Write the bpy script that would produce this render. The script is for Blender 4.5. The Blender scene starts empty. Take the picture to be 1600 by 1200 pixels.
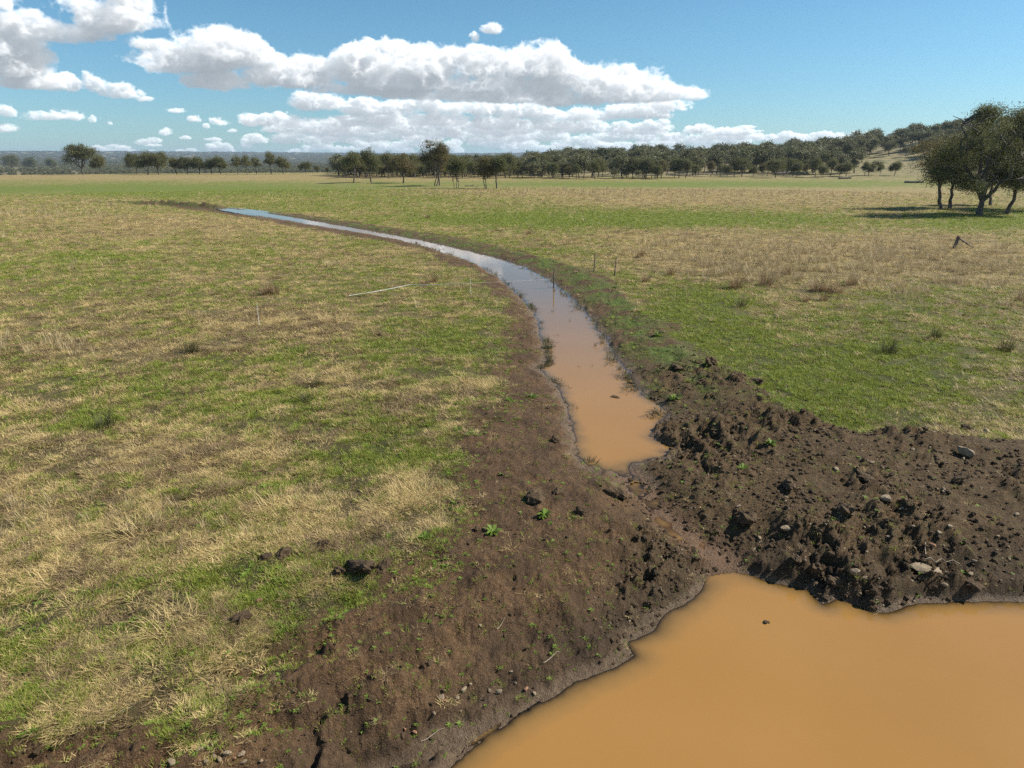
import bpy, math, random
import numpy as np
from mathutils import Vector

# ------------------------------------------------------------------ camera, sky, sun, exposure
F = 1081.0                      # focal length in photograph pixels (1600 wide)
PITCH = math.radians(18.1)
CAM_H = 8.0
SUN_EL, SUN_FWD = 41.0, 9.0     # degrees; the sun stands to the right and a little ahead
scene = bpy.context.scene
cam_data = bpy.data.cameras.new('camera'); cam = bpy.data.objects.new('camera', cam_data)
scene.collection.objects.link(cam); scene.camera = cam
cam_data.sensor_width = 36.0; cam_data.lens = 36.0 * F / 1600.0
cam_data.clip_start = 0.1; cam_data.clip_end = 60000
cam.location = (0, 0, CAM_H); cam.rotation_euler = (math.pi / 2 - PITCH, 0, 0)

se, sa = math.radians(SUN_EL), math.radians(SUN_FWD)
SUN_DIR = Vector((math.cos(se) * math.cos(sa), math.cos(se) * math.sin(sa), math.sin(se)))
sun_data = bpy.data.lights.new('sun', 'SUN'); sun = bpy.data.objects.new('sun', sun_data)
scene.collection.objects.link(sun)
sun_data.energy = 5.0; sun_data.angle = math.radians(0.53); sun_data.color = (1.0, 0.94, 0.84)
sun.rotation_euler = (-SUN_DIR).to_track_quat('-Z', 'Y').to_euler()

vs = scene.view_settings
vs.view_transform = 'Standard'; vs.look = 'None'; vs.exposure = 0.74; vs.gamma = 1.0; vs.use_curve_mapping = False
scene.cycles.max_bounces = 4; scene.cycles.diffuse_bounces = 2; scene.cycles.glossy_bounces = 2
scene.cycles.transmission_bounces = 3; scene.cycles.transparent_max_bounces = 8; scene.cycles.volume_bounces = 0
scene.cycles.use_adaptive_sampling = True; scene.cycles.adaptive_threshold = 0.02; scene.cycles.use_denoising = False

def pix_dir(px, py):
    px = np.asarray(px, float); py = np.asarray(py, float)
    x = (px - 800) / F; z = -(py - 600) / F; y = np.ones_like(x)
    c, s = math.cos(PITCH), math.sin(PITCH)
    return np.stack([x, y * c + z * s, z * c - y * s], -1)
def pix_azel(px, py):
    d = pix_dir(px, py)
    return np.degrees(np.arctan2(d[..., 0], d[..., 1])), np.degrees(np.arctan2(d[..., 2], np.hypot(d[..., 0], d[..., 1])))

# --- cumulus clouds: density grids (puffs eroded by noise) lit by marching towards the sun
def interp_mat(n_out, n_in, off):
    t = np.linspace(0, n_in - 4, n_out) + off
    i = np.floor(t).astype(int); f = t - i
    W = np.zeros((n_out, n_in), np.float32); r = np.arange(n_out)
    w = [(1 - f) ** 3 / 6, (3 * f ** 3 - 6 * f ** 2 + 4) / 6, (-3 * f ** 3 + 3 * f ** 2 + 3 * f + 1) / 6, f ** 3 / 6]
    for k in range(4): W[r, np.clip(i + k, 0, n_in - 1)] += w[k]
    return W
def noise3(shape, cells, rng):
    n = [max(5, int(round(s)) + 4) for s in cells]
    g = rng.standard_normal(n).astype(np.float32)
    W = [interp_mat(shape[a], n[a], rng.random() * 0.9) for a in range(3)]
    g = (W[0] @ g.reshape(n[0], -1)).reshape(shape[0], n[1], n[2])
    g = np.matmul(W[1][None], g)
    return np.matmul(g.reshape(-1, n[2]), W[2].T).reshape(shape) * np.float32(1.9)
def cloud_render(puffs, frame, NZ, dz, wl, octs, amp, rng, gain, k_ext, flat=.55, sunv=(.73, .66, .12), depth_spread=.25):
    AZ0, AZ1, EL0, EL1, NXF, NYF = frame
    sx = (AZ1 - AZ0) / NXF; sy = (EL1 - EL0) / NYF
    P = np.array(puffs)
    bx0 = max(0, int((np.min(P[:, 0] - 1.6 * P[:, 2]) - AZ0) / sx)); bx1 = min(NXF, int((np.max(P[:, 0] + 1.6 * P[:, 2]) - AZ0) / sx) + 1)
    by0 = max(0, int((np.min(P[:, 1] - 1.6 * P[:, 3]) - EL0) / sy)); by1 = min(NYF, int((np.max(P[:, 1] + 1.6 * P[:, 3]) - EL0) / sy) + 1)
    NX, NY = bx1 - bx0, by1 - by0
    D = np.full((NZ, NY, NX), -1.4, np.float32)
    X = AZ0 + (np.arange(bx0, bx1) + .5) * sx; Y = EL0 + (np.arange(by0, by1) + .5) * sy; Z = (np.arange(NZ) - NZ / 2 + .5) * dz
    for (a, e, rx, ry) in puffs:
        rx = max(rx, .8 * ry)
        rz = min(rx, ry * 1.6, NZ * dz * .42); zc = rng.uniform(-depth_spread, depth_spread) * (NZ * dz - 2 * rz)
        x0, x1 = np.searchsorted(X, [a - 2.3 * rx, a + 2.3 * rx]); y0, y1 = np.searchsorted(Y, [e - 2.3 * ry, e + 2.3 * ry])
        if x1 <= x0 or y1 <= y0: continue
        qx = ((X[x0:x1] - a) / rx) ** 2; yy = (Y[y0:y1] - e) / ry; yy = np.where(yy < 0, yy / flat, yy); qz = ((Z - zc) / rz) ** 2
        s = 1 - np.sqrt((qz[:, None, None] + (yy ** 2)[None, :, None] + qx[None, None, :]).astype(np.float32))
        v = D[:, y0:y1, x0:x1]; np.maximum(v, s, out=v)
    w = wl; A = amp
    for o in range(octs):
        n = noise3((NZ, NY, NX), (NZ * dz / w, NY * sy / w * 1.15, NX * sx / w), rng)
        n = (0.62 - np.abs(n)) * 1.1 if o > 0 else n * .55
        D += np.float32(A) * n; w *= .5; A *= .66
    dens = np.clip(D * gain, 0, 1.0)
    def march(v, n, step, grow):
        od = np.zeros_like(dens); p = np.zeros(3); st = step
        for k in range(n):
            p = p + np.array(v) * st
            i = [int(round(p[2] / dz)), int(round(p[1] / sy)), int(round(p[0] / sx))]
            N = [NZ, NY, NX]
            if any(abs(i[q]) >= N[q] for q in range(3)): break
            dst = tuple(slice(0, N[q] - i[q]) if i[q] >= 0 else slice(-i[q], N[q]) for q in range(3))
            src = tuple(slice(i[q], N[q]) if i[q] >= 0 else slice(0, N[q] + i[q]) for q in range(3))
            od[dst] += dens[src] * np.float32(st); st *= grow
        return od
    st = wl * .085
    ods = march(sunv, 12, st, 1.12); odu = march((-.15, 1, -.1), 7, st * 1.8, 1.12); odf = march((-.1, .1, -1), 5, st * 2, 1.1)
    sc = np.float32(1.0 / wl)
    sunl = .68 * np.exp(-ods * 4.2 * sc) + .34 * np.exp(-ods * .8 * sc)
    amb = .55 * np.exp(-odu * 1.1 * sc) + .45 * np.exp(-odf * 1.2 * sc)
    T = np.ones((NY, NX), np.float32); so = np.zeros((NY, NX), np.float32); ao = np.zeros((NY, NX), np.float32)
    ext = k_ext * dz / sx
    for z in range(NZ):
        a = (1 - np.exp(-dens[z] * ext)) * T
        so += sunl[z] * a; ao += amb[z] * a; T -= a
    A = 1 - T; q = np.maximum(A, 1e-4)
    out = np.zeros((3, NYF, NXF), np.float32)
    out[0, by0:by1, bx0:bx1] = so / q; out[1, by0:by1, bx0:bx1] = ao / q; out[2, by0:by1, bx0:bx1] = A
    return out
def puff_list(pix, rng, sub, is_pix=True):
    L = []
    for (x, y, rx, ry) in pix:
        if is_pix:
            a, e = pix_azel(x, y); a2, _ = pix_azel(x + rx, y); _, e2 = pix_azel(x, y - ry)
            a, e, r, q = float(a), float(e), float(a2 - a), float(e2 - e)
        else: a, e, r, q = x, y, rx, ry
        L.append((a, e, r, q))
        for k in range(sub):
            t = rng.uniform(0, math.pi); u = rng.uniform(.55, 1.15)
            L.append((a + r * u * math.cos(t), e + q * u * math.sin(t) * .95, r * rng.uniform(.18, .5), q * rng.uniform(.25, .55)))
    return L
BIG = [(160,32,66,32),(205,8,36,32),(105,52,50,22),(15,45,38,36),(20,105,55,38),(55,130,50,18),(-60,40,90,60),(-120,110,80,40),
 (300,100,72,34),(352,85,52,34),(255,108,38,22),(335,130,58,22),(400,95,38,24),(455,125,70,28),(480,112,40,24),
 (560,118,58,34),(620,104,60,34),(680,112,60,36),(740,108,60,34),(800,108,58,32),(850,112,45,32),(885,128,40,26),
 (560,142,70,18),(640,146,70,18),(720,150,80,20),(810,152,70,22),(890,158,60,20),(945,145,58,34),(1000,152,62,22),(1045,152,44,15),(1080,150,20,9),(600,132,60,22),(680,135,70,24),(770,136,70,24),(850,142,60,22),(20,78,60,30),(60,52,60,26)]
MID = [(572,74,28,12),(622,72,18,10),(668,73,14,8),(765,47,15,10),(743,59,7,9),(893,100,12,5),(95,134,30,15),(147,133,13,18),(190,146,30,14),(225,155,12,6),
 (90,182,37,10),(148,188,9,7),(8,175,14,12),(10,202,14,8),(345,192,16,10),(260,208,10,7),(412,190,30,11),(440,184,16,10),(307,187,6,6),(278,174,12,5),(172,193,4,4)]
MID2 = [(515,165,40,15),(580,172,55,14),(480,160,22,12),(668,166,24,16),(620,168,30,11),(745,172,60,15),(830,178,60,15),(910,182,55,14),(985,178,60,14),(1040,168,40,11),
 (540,192,40,12),(600,190,45,12),(470,195,30,10),(690,190,50,13),(780,194,60,12),(870,198,50,11)]
def make_clouds(seed=4):
    rng = np.random.default_rng(seed)
    fr = (-44., 44., -.4, 13.6, 1460, 232)
    rows = [[], [], [], []]
    for i in range(215):
        t = rng.random() ** .9; k = 3 - min(3, int(t * 4)); y = 198 + 42 * t
        x = rng.uniform(430, 1160) if rng.random() < .9 else rng.uniform(130, 430)
        if x < 430 and y < 212: continue
        r = (30 - 20 * t) * rng.uniform(.5, 1.15)
        rows[k].append((x, y, r * 1.2, r * .40 + 1.5))
    for q in [(300,187,8,6),(322,198,6,5),(388,193,12,7),(365,205,9,4),(430,205,16,6),(395,215,14,5),(330,218,14,4),(290,216,9,4),(455,214,18,6),(500,208,22,8),(240,228,16,3),(180,229,14,3)]: rows[2].append(q)
    for x in range(985, 1180, 15): rows[2].append((x + rng.uniform(-8, 8), 211 + rng.uniform(-6, 8), rng.uniform(9, 18), rng.uniform(5, 9)))
    for x in range(1165, 1350, 13): rows[3].append((x + rng.uniform(-6, 6), 216 + rng.uniform(-5, 5) - (4 if x > 1300 else 0), rng.uniform(9, 18), rng.uniform(5, 9)))
    lay = []
    for k in range(4)[::1]:
        lay.append((cloud_render(puff_list(rows[k], rng, 2), fr, 10, .12, .42, 3, .46, rng, 4., .26, depth_spread=.5), .70 + .06 * k, .045))
    lay.append((cloud_render(puff_list(MID2, rng, 5), fr, 16, .14, .75, 4, .54, rng, 3.0, .17, depth_spread=.5), .95, .03))
    lay.append((cloud_render(puff_list(MID, rng, 5), fr, 16, .12, .65, 4, .54, rng, 3.0, .15), .95, .03))
    lay.append((cloud_render(puff_list([(a, b, c * .92, d * .92) for a, b, c, d in BIG], rng, 9), fr, 32, .18, 1.35, 5, .56, rng, 3.0, .10, .45), 1., 0.))
    def comp(lay, NY, NX):
        rgb = np.zeros((NY, NX, 3), np.float32); al = np.zeros((NY, NX), np.float32)
        for (o, op, lift) in lay:
            s, a, A = o
            s = np.clip(s * 1.5 - .06, 0, 1.25)
            c = s[..., None] * np.array([1.0, .965, .91], np.float32) * .80 + a[..., None] * np.array([.28, .32, .36], np.float32) + np.array([.235, .26, .285], np.float32) + lift * 3
            A = A * op; al2 = A + al * (1 - A)
            rgb = (c * A[..., None] + rgb * (al * (1 - A))[..., None]) / np.maximum(al2, 1e-4)[..., None]; al = al2
        return rgb, al
    rgb, al = comp(lay, fr[5], fr[4])
    el = fr[2] + (np.arange(fr[5]) + .5) * (fr[3] - fr[2]) / fr[5]; az = fr[0] + (np.arange(fr[4]) + .5) * (fr[1] - fr[0]) / fr[4]
    al = al * np.clip((el + .2) / .5, 0, 1)[:, None] * np.clip((13.5 - el) / .6, 0, 1)[:, None] * np.clip((43.8 - np.abs(az)) / 1.5, 0, 1)[None]
    front = np.concatenate([rgb, al[..., None]], -1)
    # the rest of the sky: the same kind of scattered cumulus all the way round
    fr2 = (-180., 180., 0., 40., 720, 90); pl = []
    for i in range(90):
        e = 3 + 32 * rng.random() ** 1.6; a = rng.uniform(-180, 180)
        if abs(a) < 52 and e < 22 or (abs(a) < 75 and e > 20): continue
        r = rng.uniform(2, 6) * (.5 + e / 24); pl += [(a, e, r, r * .42), (a + r * .8, e + .1 * r, r * .7, r * .36)]
    o = cloud_render(puff_list(pl, rng, 4, False), fr2, 16, .9, 7., 4, .4, rng, 5, .4)
    rgb, al = comp([(o, 1., 0.)], fr2[5], fr2[4])
    return front, fr, np.concatenate([rgb, al[..., None]], -1), fr2
CL_FRONT, FR1, CL_ALL, FR2 = make_clouds()

world = bpy.data.worlds.new('World'); scene.world = world; world.use_nodes = True
class NT:
    """tiny helper for node trees"""
    def __init__(s, tree): s.t = tree; s.n = tree.nodes; s.l = tree.links
    def new(s, typ, **kw):
        nd = s.n.new(typ)
        for k, v in kw.items():
            if k.startswith('i_'): nd.inputs[int(k[2:])].default_value = v
            else: setattr(nd, k, v)
        return nd
    def link(s, a, b): s.l.new(a, b)
    def put(s, sock, v):
        if isinstance(v, (int, float)): sock.default_value = v
        elif isinstance(v, (tuple, list)): sock.default_value = tuple(v) + ((1.0,) if len(v) == 3 and len(sock.default_value) == 4 else ())
        else: s.l.new(v, sock)
    def math(s, op, a, b=None, c=None, clamp=False):
        nd = s.n.new('ShaderNodeMath'); nd.operation = op; nd.use_clamp = clamp
        for i, v in enumerate((a, b, c)):
            if v is not None: s.put(nd.inputs[i], v)
        return nd.outputs[0]
    def mix(s, fac, a, b, blend='MIX'):
        nd = s.n.new('ShaderNodeMix'); nd.data_type = 'RGBA'; nd.blend_type = blend
        s.put(nd.inputs[0], fac); s.put(nd.inputs[6], a); s.put(nd.inputs[7], b)
        return nd.outputs[2]
    def noise(s, vec, scale, detail=3.0, rough=0.55, w=None):
        nd = s.n.new('ShaderNodeTexNoise'); nd.inputs['Scale'].default_value = scale
        nd.inputs['Detail'].default_value = detail; nd.inputs['Roughness'].default_value = rough
        if vec is not None: s.l.new(vec, nd.inputs['Vector'])
        return nd.outputs[0]
    def ramp(s, v, lo, hi, a=0.0, b=1.0):
        nd = s.n.new('ShaderNodeMapRange'); s.put(nd.inputs[0], v)
        nd.inputs[1].default_value = lo; nd.inputs[2].default_value = hi; nd.inputs[3].default_value = a; nd.inputs[4].default_value = b
        return nd.outputs[0]
    def attr(s, name, kind='GEOMETRY'):
        nd = s.n.new('ShaderNodeAttribute'); nd.attribute_name = name; nd.attribute_type = kind
        return nd

w = NT(world.node_tree)
for nd in list(w.n): w.n.remove(nd)
sky = w.new('ShaderNodeTexSky'); sky.sky_type = 'NISHITA'; sky.sun_disc = False
sky.sun_elevation = se; sky.sun_rotation = math.pi / 2 - sa
sky.altitude = 300; sky.air_density = 1.0; sky.dust_density = 0.3; sky.ozone_density = 2.0
tc = w.new('ShaderNodeTexCoord'); sep = w.new('ShaderNodeSeparateXYZ'); w.link(tc.outputs['Generated'], sep.inputs[0])
az = w.math('ARCTAN2', sep.outputs[0], sep.outputs[1]); el = w.math('ARCSINE', sep.outputs[2])
azd = w.math('MULTIPLY', az, 180 / math.pi); eld = w.math('MULTIPLY', el, 180 / math.pi)
skycol = sky.outputs[0]
col = w.mix(1.0, skycol, w.mix(w.math('DIVIDE', eld, 9.0, clamp=True), (0.63, 0.93, 1.18), (0.67, 1.04, 1.17)), 'MULTIPLY')
for nm, arr, fr in (('cloud_bank_far', CL_ALL, FR2), ('cloud_bank_front', CL_FRONT, FR1)):
    img = bpy.data.images.new(nm, arr.shape[1], arr.shape[0], alpha=True, float_buffer=True)
    img.colorspace_settings.name = 'Non-Color'; img.alpha_mode = 'CHANNEL_PACKED'
    img.pixels.foreach_set(np.ascontiguousarray(arr, np.float32).ravel()); img.update(); img.pack()
    u = w.ramp(azd, fr[0], fr[1]); v = w.ramp(eld, fr[2], fr[3])
    for q in (u, v): q.node.clamp = False
    cb = w.new('ShaderNodeCombineXYZ'); w.link(u, cb.inputs[0]); w.link(v, cb.inputs[1])
    ti = w.new('ShaderNodeTexImage'); ti.image = img; ti.extension = 'CLIP'; w.link(cb.outputs[0], ti.inputs[0])
    cl = w.mix(1.0, ti.outputs[0], (10.0, 10.0, 10.0), 'MULTIPLY')
    col = w.mix(ti.outputs[1], col, cl)
bg = w.new('ShaderNodeBackground'); bg.inputs[1].default_value = 0.060; w.link(col, bg.inputs[0])
wo = w.new('ShaderNodeOutputWorld'); w.link(bg.outputs[0], wo.inputs[0])

# ------------------------------------------------------------------ helpers
COL = scene.collection
_rt = np.random.default_rng(77).random((16, 256, 256)).astype(np.float32) * 2 - 1
def vn(x, y, k=0):
    x = np.asarray(x, float) + 37.7 * k; y = np.asarray(y, float) - 19.3 * k
    xi = np.floor(x); yi = np.floor(y); fx = (x - xi).astype(np.float32); fy = (y - yi).astype(np.float32)
    xi = xi.astype(np.int64) & 255; yi = yi.astype(np.int64) & 255; x1 = (xi + 1) & 255; y1 = (yi + 1) & 255
    fx = fx * fx * fx * (fx * (fx * 6 - 15) + 10); fy = fy * fy * fy * (fy * (fy * 6 - 15) + 10)
    T = _rt[k % 16]
    return (T[xi, yi] * (1 - fx) + T[x1, yi] * fx) * (1 - fy) + (T[xi, y1] * (1 - fx) + T[x1, y1] * fx) * fy
def fbm(x, y, wl, octs=4, k=0, gain=.5, billow=False):
    s = 0; a = 1.0; tot = 0
    c, sn = math.cos(.6), math.sin(.6)
    for o in range(octs):
        n = vn(x / wl, y / wl, k + o)
        s = s + a * ((1 - 2 * np.abs(n)) if billow else n); tot += a; a *= gain; wl *= .5; x, y = x * c - y * sn, x * sn + y * c
    return s / tot
def sstep(a, b, v):
    t = np.clip((v - a) / (b - a), 0, 1); return t * t * (3 - 2 * t)
def unproj(px, py, z):
    d = pix_dir(px, py); t = (z - CAM_H) / d[..., 2]
    return d[..., 0] * t, d[..., 1] * t
def upoly(pts, z):
    a = np.array(pts, float); x, y = unproj(a[:, 0], a[:, 1], z); return np.stack([x, y], 1)
def to_pix(x, y, z):
    c, s = math.cos(PITCH), math.sin(PITCH); zz = z - CAM_H
    f = y * c - zz * s; u = zz * c + y * s; f = np.where(f > .05, f, .05)
    return 800 + F * x / f, 600 - F * u / f
def seg_dist(x, y, P, closed=False, want_t=False):
    n = len(P); best = np.full(x.shape, 1e9); bt = np.zeros(x.shape)
    for i in range(n if closed else n - 1):
        a, b = P[i], P[(i + 1) % n]; d = b - a; L = d @ d + 1e-9
        t = np.clip(((x - a[0]) * d[0] + (y - a[1]) * d[1]) / L, 0, 1)
        q = (x - a[0] - t * d[0]) ** 2 + (y - a[1] - t * d[1]) ** 2
        if want_t: bt = np.where(q < best, i + t, bt)
        best = np.minimum(best, q)
    best = np.sqrt(best)
    return (best, bt) if want_t else best
def inside(x, y, P):
    r = np.zeros(x.shape, bool); n = len(P)
    for i in range(n):
        (x0, y0), (x1, y1) = P[i], P[(i + 1) % n]
        if y0 == y1: continue
        r ^= ((y0 > y) != (y1 > y)) & (x < (x1 - x0) * (y - y0) / (y1 - y0) + x0)
    return r
def sdf(x, y, P):
    d = seg_dist(x, y, P, True); return np.where(inside(x, y, P), -d, d)
def smin(a, b, k):
    h = np.clip(.5 + .5 * (b - a) / k, 0, 1); return b * (1 - h) + a * h - k * h * (1 - h)

# ------------------------------------------------------------------ the lie of the land
ZP, ZC = -1.0, -0.35            # water levels: dam (pond) and channel
POND = np.concatenate([upoly([(640,1240),(700,1200),(760,1150),(840,1100),(905,1062),(960,1042),(996,1026),(986,1006),(1022,985),(1052,960),(1076,946),(1104,920),(1118,906),
    (1150,900),(1182,905),(1222,914),(1262,922),(1286,944),(1308,936),(1332,942),(1360,954),(1386,956),(1420,947),(1500,947),(1600,944),(1750,940)], ZP),
    np.array([(24., 12.), (34, 2), (30, -24), (4, -26), (-5, -10), (-3.5, 2)])])
CH_L = [(352,327),(420,339),(500,353),(580,367),(650,381),(700,397),(745,413),(780,433),(815,466),(838,492),(846,520),(852,545),(850,568),(838,576),(866,602),(888,640),(902,676),(908,706),(922,727)]
CH_R = [(350,325),(400,330),(460,340),(530,352),(600,364),(670,378),(740,394),(790,406),(840,428),(880,455),(915,486),(942,520),(953,545),(964,566),(986,592),(1000,616),(1034,642),(1022,656),(1008,682),(1050,699),(1030,711),(990,720),(960,730)]
CHAN = np.concatenate([upoly(CH_L, ZC), upoly(CH_R[::-1], ZC)])
TRICK = np.array([unproj(px, py, z) for px, py, z in [(950,722,-.36),(985,748,-.37),(1008,775,-.42),(1032,805,-.5),(1062,832,-.62),(1100,858,-.78),(1128,880,-.95),(1135,905,-1.08)]])
TRICK_Z = np.array([-.40, -.39, -.45, -.54, -.66, -.82, -.98, -1.1])
MUD = np.concatenate([upoly([(60,303),(180,311),(260,317),(345,329),(420,343),(500,358),(580,373),(650,389),(695,405),(735,425),(768,455),(800,490),(800,525),(792,562),(765,600),(748,650),(728,690),(700,740),(692,790),(650,840),
    (590,890),(530,940),(470,990),(400,1050),(300,1082),(150,1110),(0,1140),(-250,1190)], 0.0), np.array([(-13., 3.), (-13, -34), (44, -34), (44, 20)]),
    upoly([(1750,705),(1600,690),(1500,682),(1420,672),(1340,675),(1290,668),(1240,648),(1190,612),(1150,578),(1090,536),(1040,500),(1000,468),(950,434),(900,413),(840,395),(760,377),(680,361),(600,349),(500,334),(420,325),(330,316),(250,310),(180,307),(60,300)], 0.1)])
MOUND = np.array([unproj(px, py, .3) for px, py in [(20,300),(60,302),(180,308.5),(260,311.5),(340,318),(430,329),(520,341),(610,355),(690,369),(770,384),(850,403),(905,424),(945,452),(985,487),(1015,522),(1050,556),(1090,590)]])
MOUND_A = np.array([0, .2, .4, .9, .8, .6, .55, .55, .55, .55, .55, .55, .55, .55, .6, .6, .2])
HEAPS = [([(1048,548),(1100,550),(1160,586),(1212,622),(1262,652),(1300,666)], .75, 1.2, .62), ([(1060,600),(1110,630),(1170,670)], .3, .4, .8),
         ([(1320,682),(1400,690),(1500,700),(1620,702),(1760,708)], .2, .28, .9), ([(1180,760),(1260,800),(1340,830)], -.3, .22, .6), ([(1380,790),(1480,780),(1600,800)], -.2, .22, .8),
         ([(1180,868),(1240,880),(1290,905)], -.7, .3, .4), ([(1400,880),(1450,885),(1520,880)], -.6, .2, .5)]
def sample(T, A): return np.interp(T, np.arange(len(A)), A)
HILL_AZ = [-12, 2, 5, 10.5, 15, 19.4, 22.6, 25.7, 29, 33, 37, 60, 90]
HILL_Z = [0, 0, 5.5, 7.5, 8.5, 10.5, 13.5, 17.5, 22.5, 26, 28, 20, 0]
def far_height(x, y):
    r = np.hypot(x, y); a = np.degrees(np.arctan2(x, y))
    z = -1.5 * sstep(30, 300, r)
    left = 1 - sstep(-2, 6, a)
    z = z - 19 * sstep(450, 1300, r) * (left * .9 + .1)
    z = z + (fbm(x, y, 900, 3, 3) * 5) * sstep(700, 2500, r)
    z = z + sstep(4200, 9800, r) * (88 + 10 * fbm(x, y, 2600, 3, 5) - .12 * np.clip(a + 37, 0, 60) * 1.5)
    z = z + np.interp(a, HILL_AZ, HILL_Z) * sstep(330, 680, r + 45 * fbm(x, y, 160, 2, 8)) * (1 - .6 * sstep(900, 2200, r)) * (1 + .12 * fbm(x, y, 130, 3, 6))
    return z
def land(x, y):
    """height and ground-cover fields at world points"""
    x = np.asarray(x, float); y = np.asarray(y, float)
    r = np.hypot(x, y)
    z = far_height(x, y) + .10 * fbm(x, y, 22, 2, 1) * sstep(20, 60, r) * (1 - sstep(300, 600, r))
    out = dict(mud=np.zeros_like(z), bankg=np.zeros_like(z), wet=np.zeros_like(z), shore=np.full_like(z, 9.))
    N = np.nonzero((r < 190) & (y > -60))[0]
    if len(N) == 0: out['z'] = z; return out
    X, Y, h = x[N], y[N], z[N]
    wob = .10 * fbm(X, Y, .9, 3, 2) + .22 * fbm(X, Y, 3.1, 2, 4)
    dm = sdf(X, Y, MUD); 
    rside = sstep(0, 1.2, X - (1.0 + .28 * (Y - 10))) * sstep(9, 11, Y) * (1 - sstep(22, 26, Y))
    edge = dm * (1 + 1.2 * rside) + 1.9 * fbm(X, Y, 2.4, 5, 7, .62); mud = 1 - sstep(-1.1, 1.1, edge)
    R = Y * 0 + np.hypot(X, Y)
    fine = 1 - sstep(25, 70, R)
    # field tussocks and hollows
    h = h + (1 - mud) * (.075 * fbm(X, Y, .8, 3, 9, .6) + .05 * fbm(X, Y, 2.7, 2, 10))
    # mounds of spoil
    dmd, tm = seg_dist(X, Y, MOUND, False, True)
    lump = 1 + .7 * fbm(X, Y, 1.3, 4, 11, .65)
    h = h + sample(tm, MOUND_A) * np.exp(-(dmd / .85) ** 2) * lump
    spoil = np.zeros_like(h)
    for pts, zz, A, wd in HEAPS:
        P = upoly(pts, zz); d = seg_dist(X, Y, P); g = np.exp(-(d / wd) ** 2)
        h = h + A * g * (1 + .5 * fbm(X, Y, .9, 3, 12)); spoil = np.maximum(spoil, np.exp(-(d / (wd * 2)) ** 2))
    right = sstep(0, 1.2, X - (1.0 + .28 * (Y - 10)))            # the stony spoil lies right of the trickle
    # channel
    nr = np.nonzero(R < 180)[0]
    dc = np.full_like(h, 99.); dc[nr] = sdf(X[nr], Y[nr], CHAN)
    dcw = dc - .10 - .22 * (1 - sstep(20, 24, Y)) + wob * 1.1 + .16 * fbm(X, Y, .38, 3, 8, .65)
    leftbank = np.where(dcw > 0, ZC + .02 + .15 * dcw + .06 * sstep(0, .5, dcw), ZC + .02 + np.maximum(.32 * dcw, -.38))
    h = np.where(dcw < 6, smin(h, leftbank, .12), h)
    # trickle between channel and dam
    dt, tt = seg_dist(X, Y, TRICK, False, True)
    tz = sample(tt, TRICK_Z); h = smin(h, tz + .30 * np.maximum(dt + wob * .5 - .12, 0) ** 1.35 + .02, .12)
    # dam
    dp = sdf(X, Y, POND) + wob * .7 * sstep(-3, 0, -np.abs(Y - 12) + 12)
    steep = sstep(2.8, 4.2, X)
    prof = ZP + np.where(dp > 0, .13 * dp + (.10 + .16 * steep) * sstep(0, .4, dp) + (.42 - .2 * steep) * sstep(.45, 2.1, dp), np.maximum(.30 * dp, -1.6))
    h = np.where(dp < 14, smin(h, prof, .15), h)
    # clods, ruts and crumbs of bare soil
    dry = sstep(0, .25, np.minimum(dp, dc))
    saddle = 1 - .75 * np.exp(-(dt / 1.1) ** 2)
    ca = mud * dry * saddle * (.34 + .62 * np.maximum(right * sstep(9, 11, Y), spoil))
    b = .23 * fbm(X, Y, .8, 4, 5, .62, True) + .10 * fbm(X, Y, .27, 3, 3, .7, True)
    h = h + ca * b * (.35 + .65 * fine) * np.clip(.45 + 2.2 * fbm(X, Y, 2.2, 3, 14) + .35 * spoil, .12, 1.5)
    u = X * .80 + Y * .60; v = -X * .60 + Y * .80
    rut = vn(u / 1.4, v / .34, 13) * .6 + vn(u / .7, v / .16, 12) * .4
    h = h + mud * dry * (1 - right) * sstep(13, 8.5, Y + .2 * X) * (.24 * rut + .08 * fbm(X, Y, .2, 3, 2, .7) - .16 * sstep(.05, .22, fbm(u * .6, v, 1.3, 4, 10, .6)))
    h = h + mud * (1 - ca) * (.25 + .75 * dry) * (.085 * fbm(X, Y, .4, 4, 6, .7) + .05 * np.maximum(fbm(X, Y, .8, 3, 1, .6) - .12, 0) * 4 * dry)
    h = np.where((dp > .10) & (dp < 3), np.maximum(h, ZP + .03 + .07 * np.clip(dp, 0, 2)), h)
    out['edge'] = np.full_like(z, 9.); out['edge'][N] = edge
    far_bank = np.exp(-(dmd / 1.6) ** 2) * sstep(19, 26, Y)
    z[N] = h
    out['mud'][N] = mud
    out['bankg'][N] = far_bank * np.clip(.50 + 1.7 * fbm(X, Y, 1.1, 4, 15, .65), 0, 1)
    out['shore'][N] = np.minimum(np.minimum(dp, dc), np.where(tt < 6.9, dt - .12, 9))
    out['red'] = np.zeros_like(z); out['red'][N] = (1 - sstep(.12, .75, dt + .9 * wob)) * sstep(-.05, .15, dp)
    lev = np.where(dp < dc, ZP, ZC)
    out['wet'][N] = mud * np.maximum((1 - sstep(.02, .15, h - lev + .07 * fbm(X, Y, .5, 3, 1))) * (np.minimum(dp, dc) < 1.6), (1 - sstep(.1, .45, dt + .3 * wob)) * .9)
    out['right'] = np.zeros_like(z); out['right'][N] = np.maximum(right * sstep(9, 11, Y), spoil) * mud
    out['z'] = z; out['dc'] = np.full_like(z, 99.); out['dc'][N] = dc; out['dp'] = np.full_like(z, 99.); out['dp'][N] = dp
    return out
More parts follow.
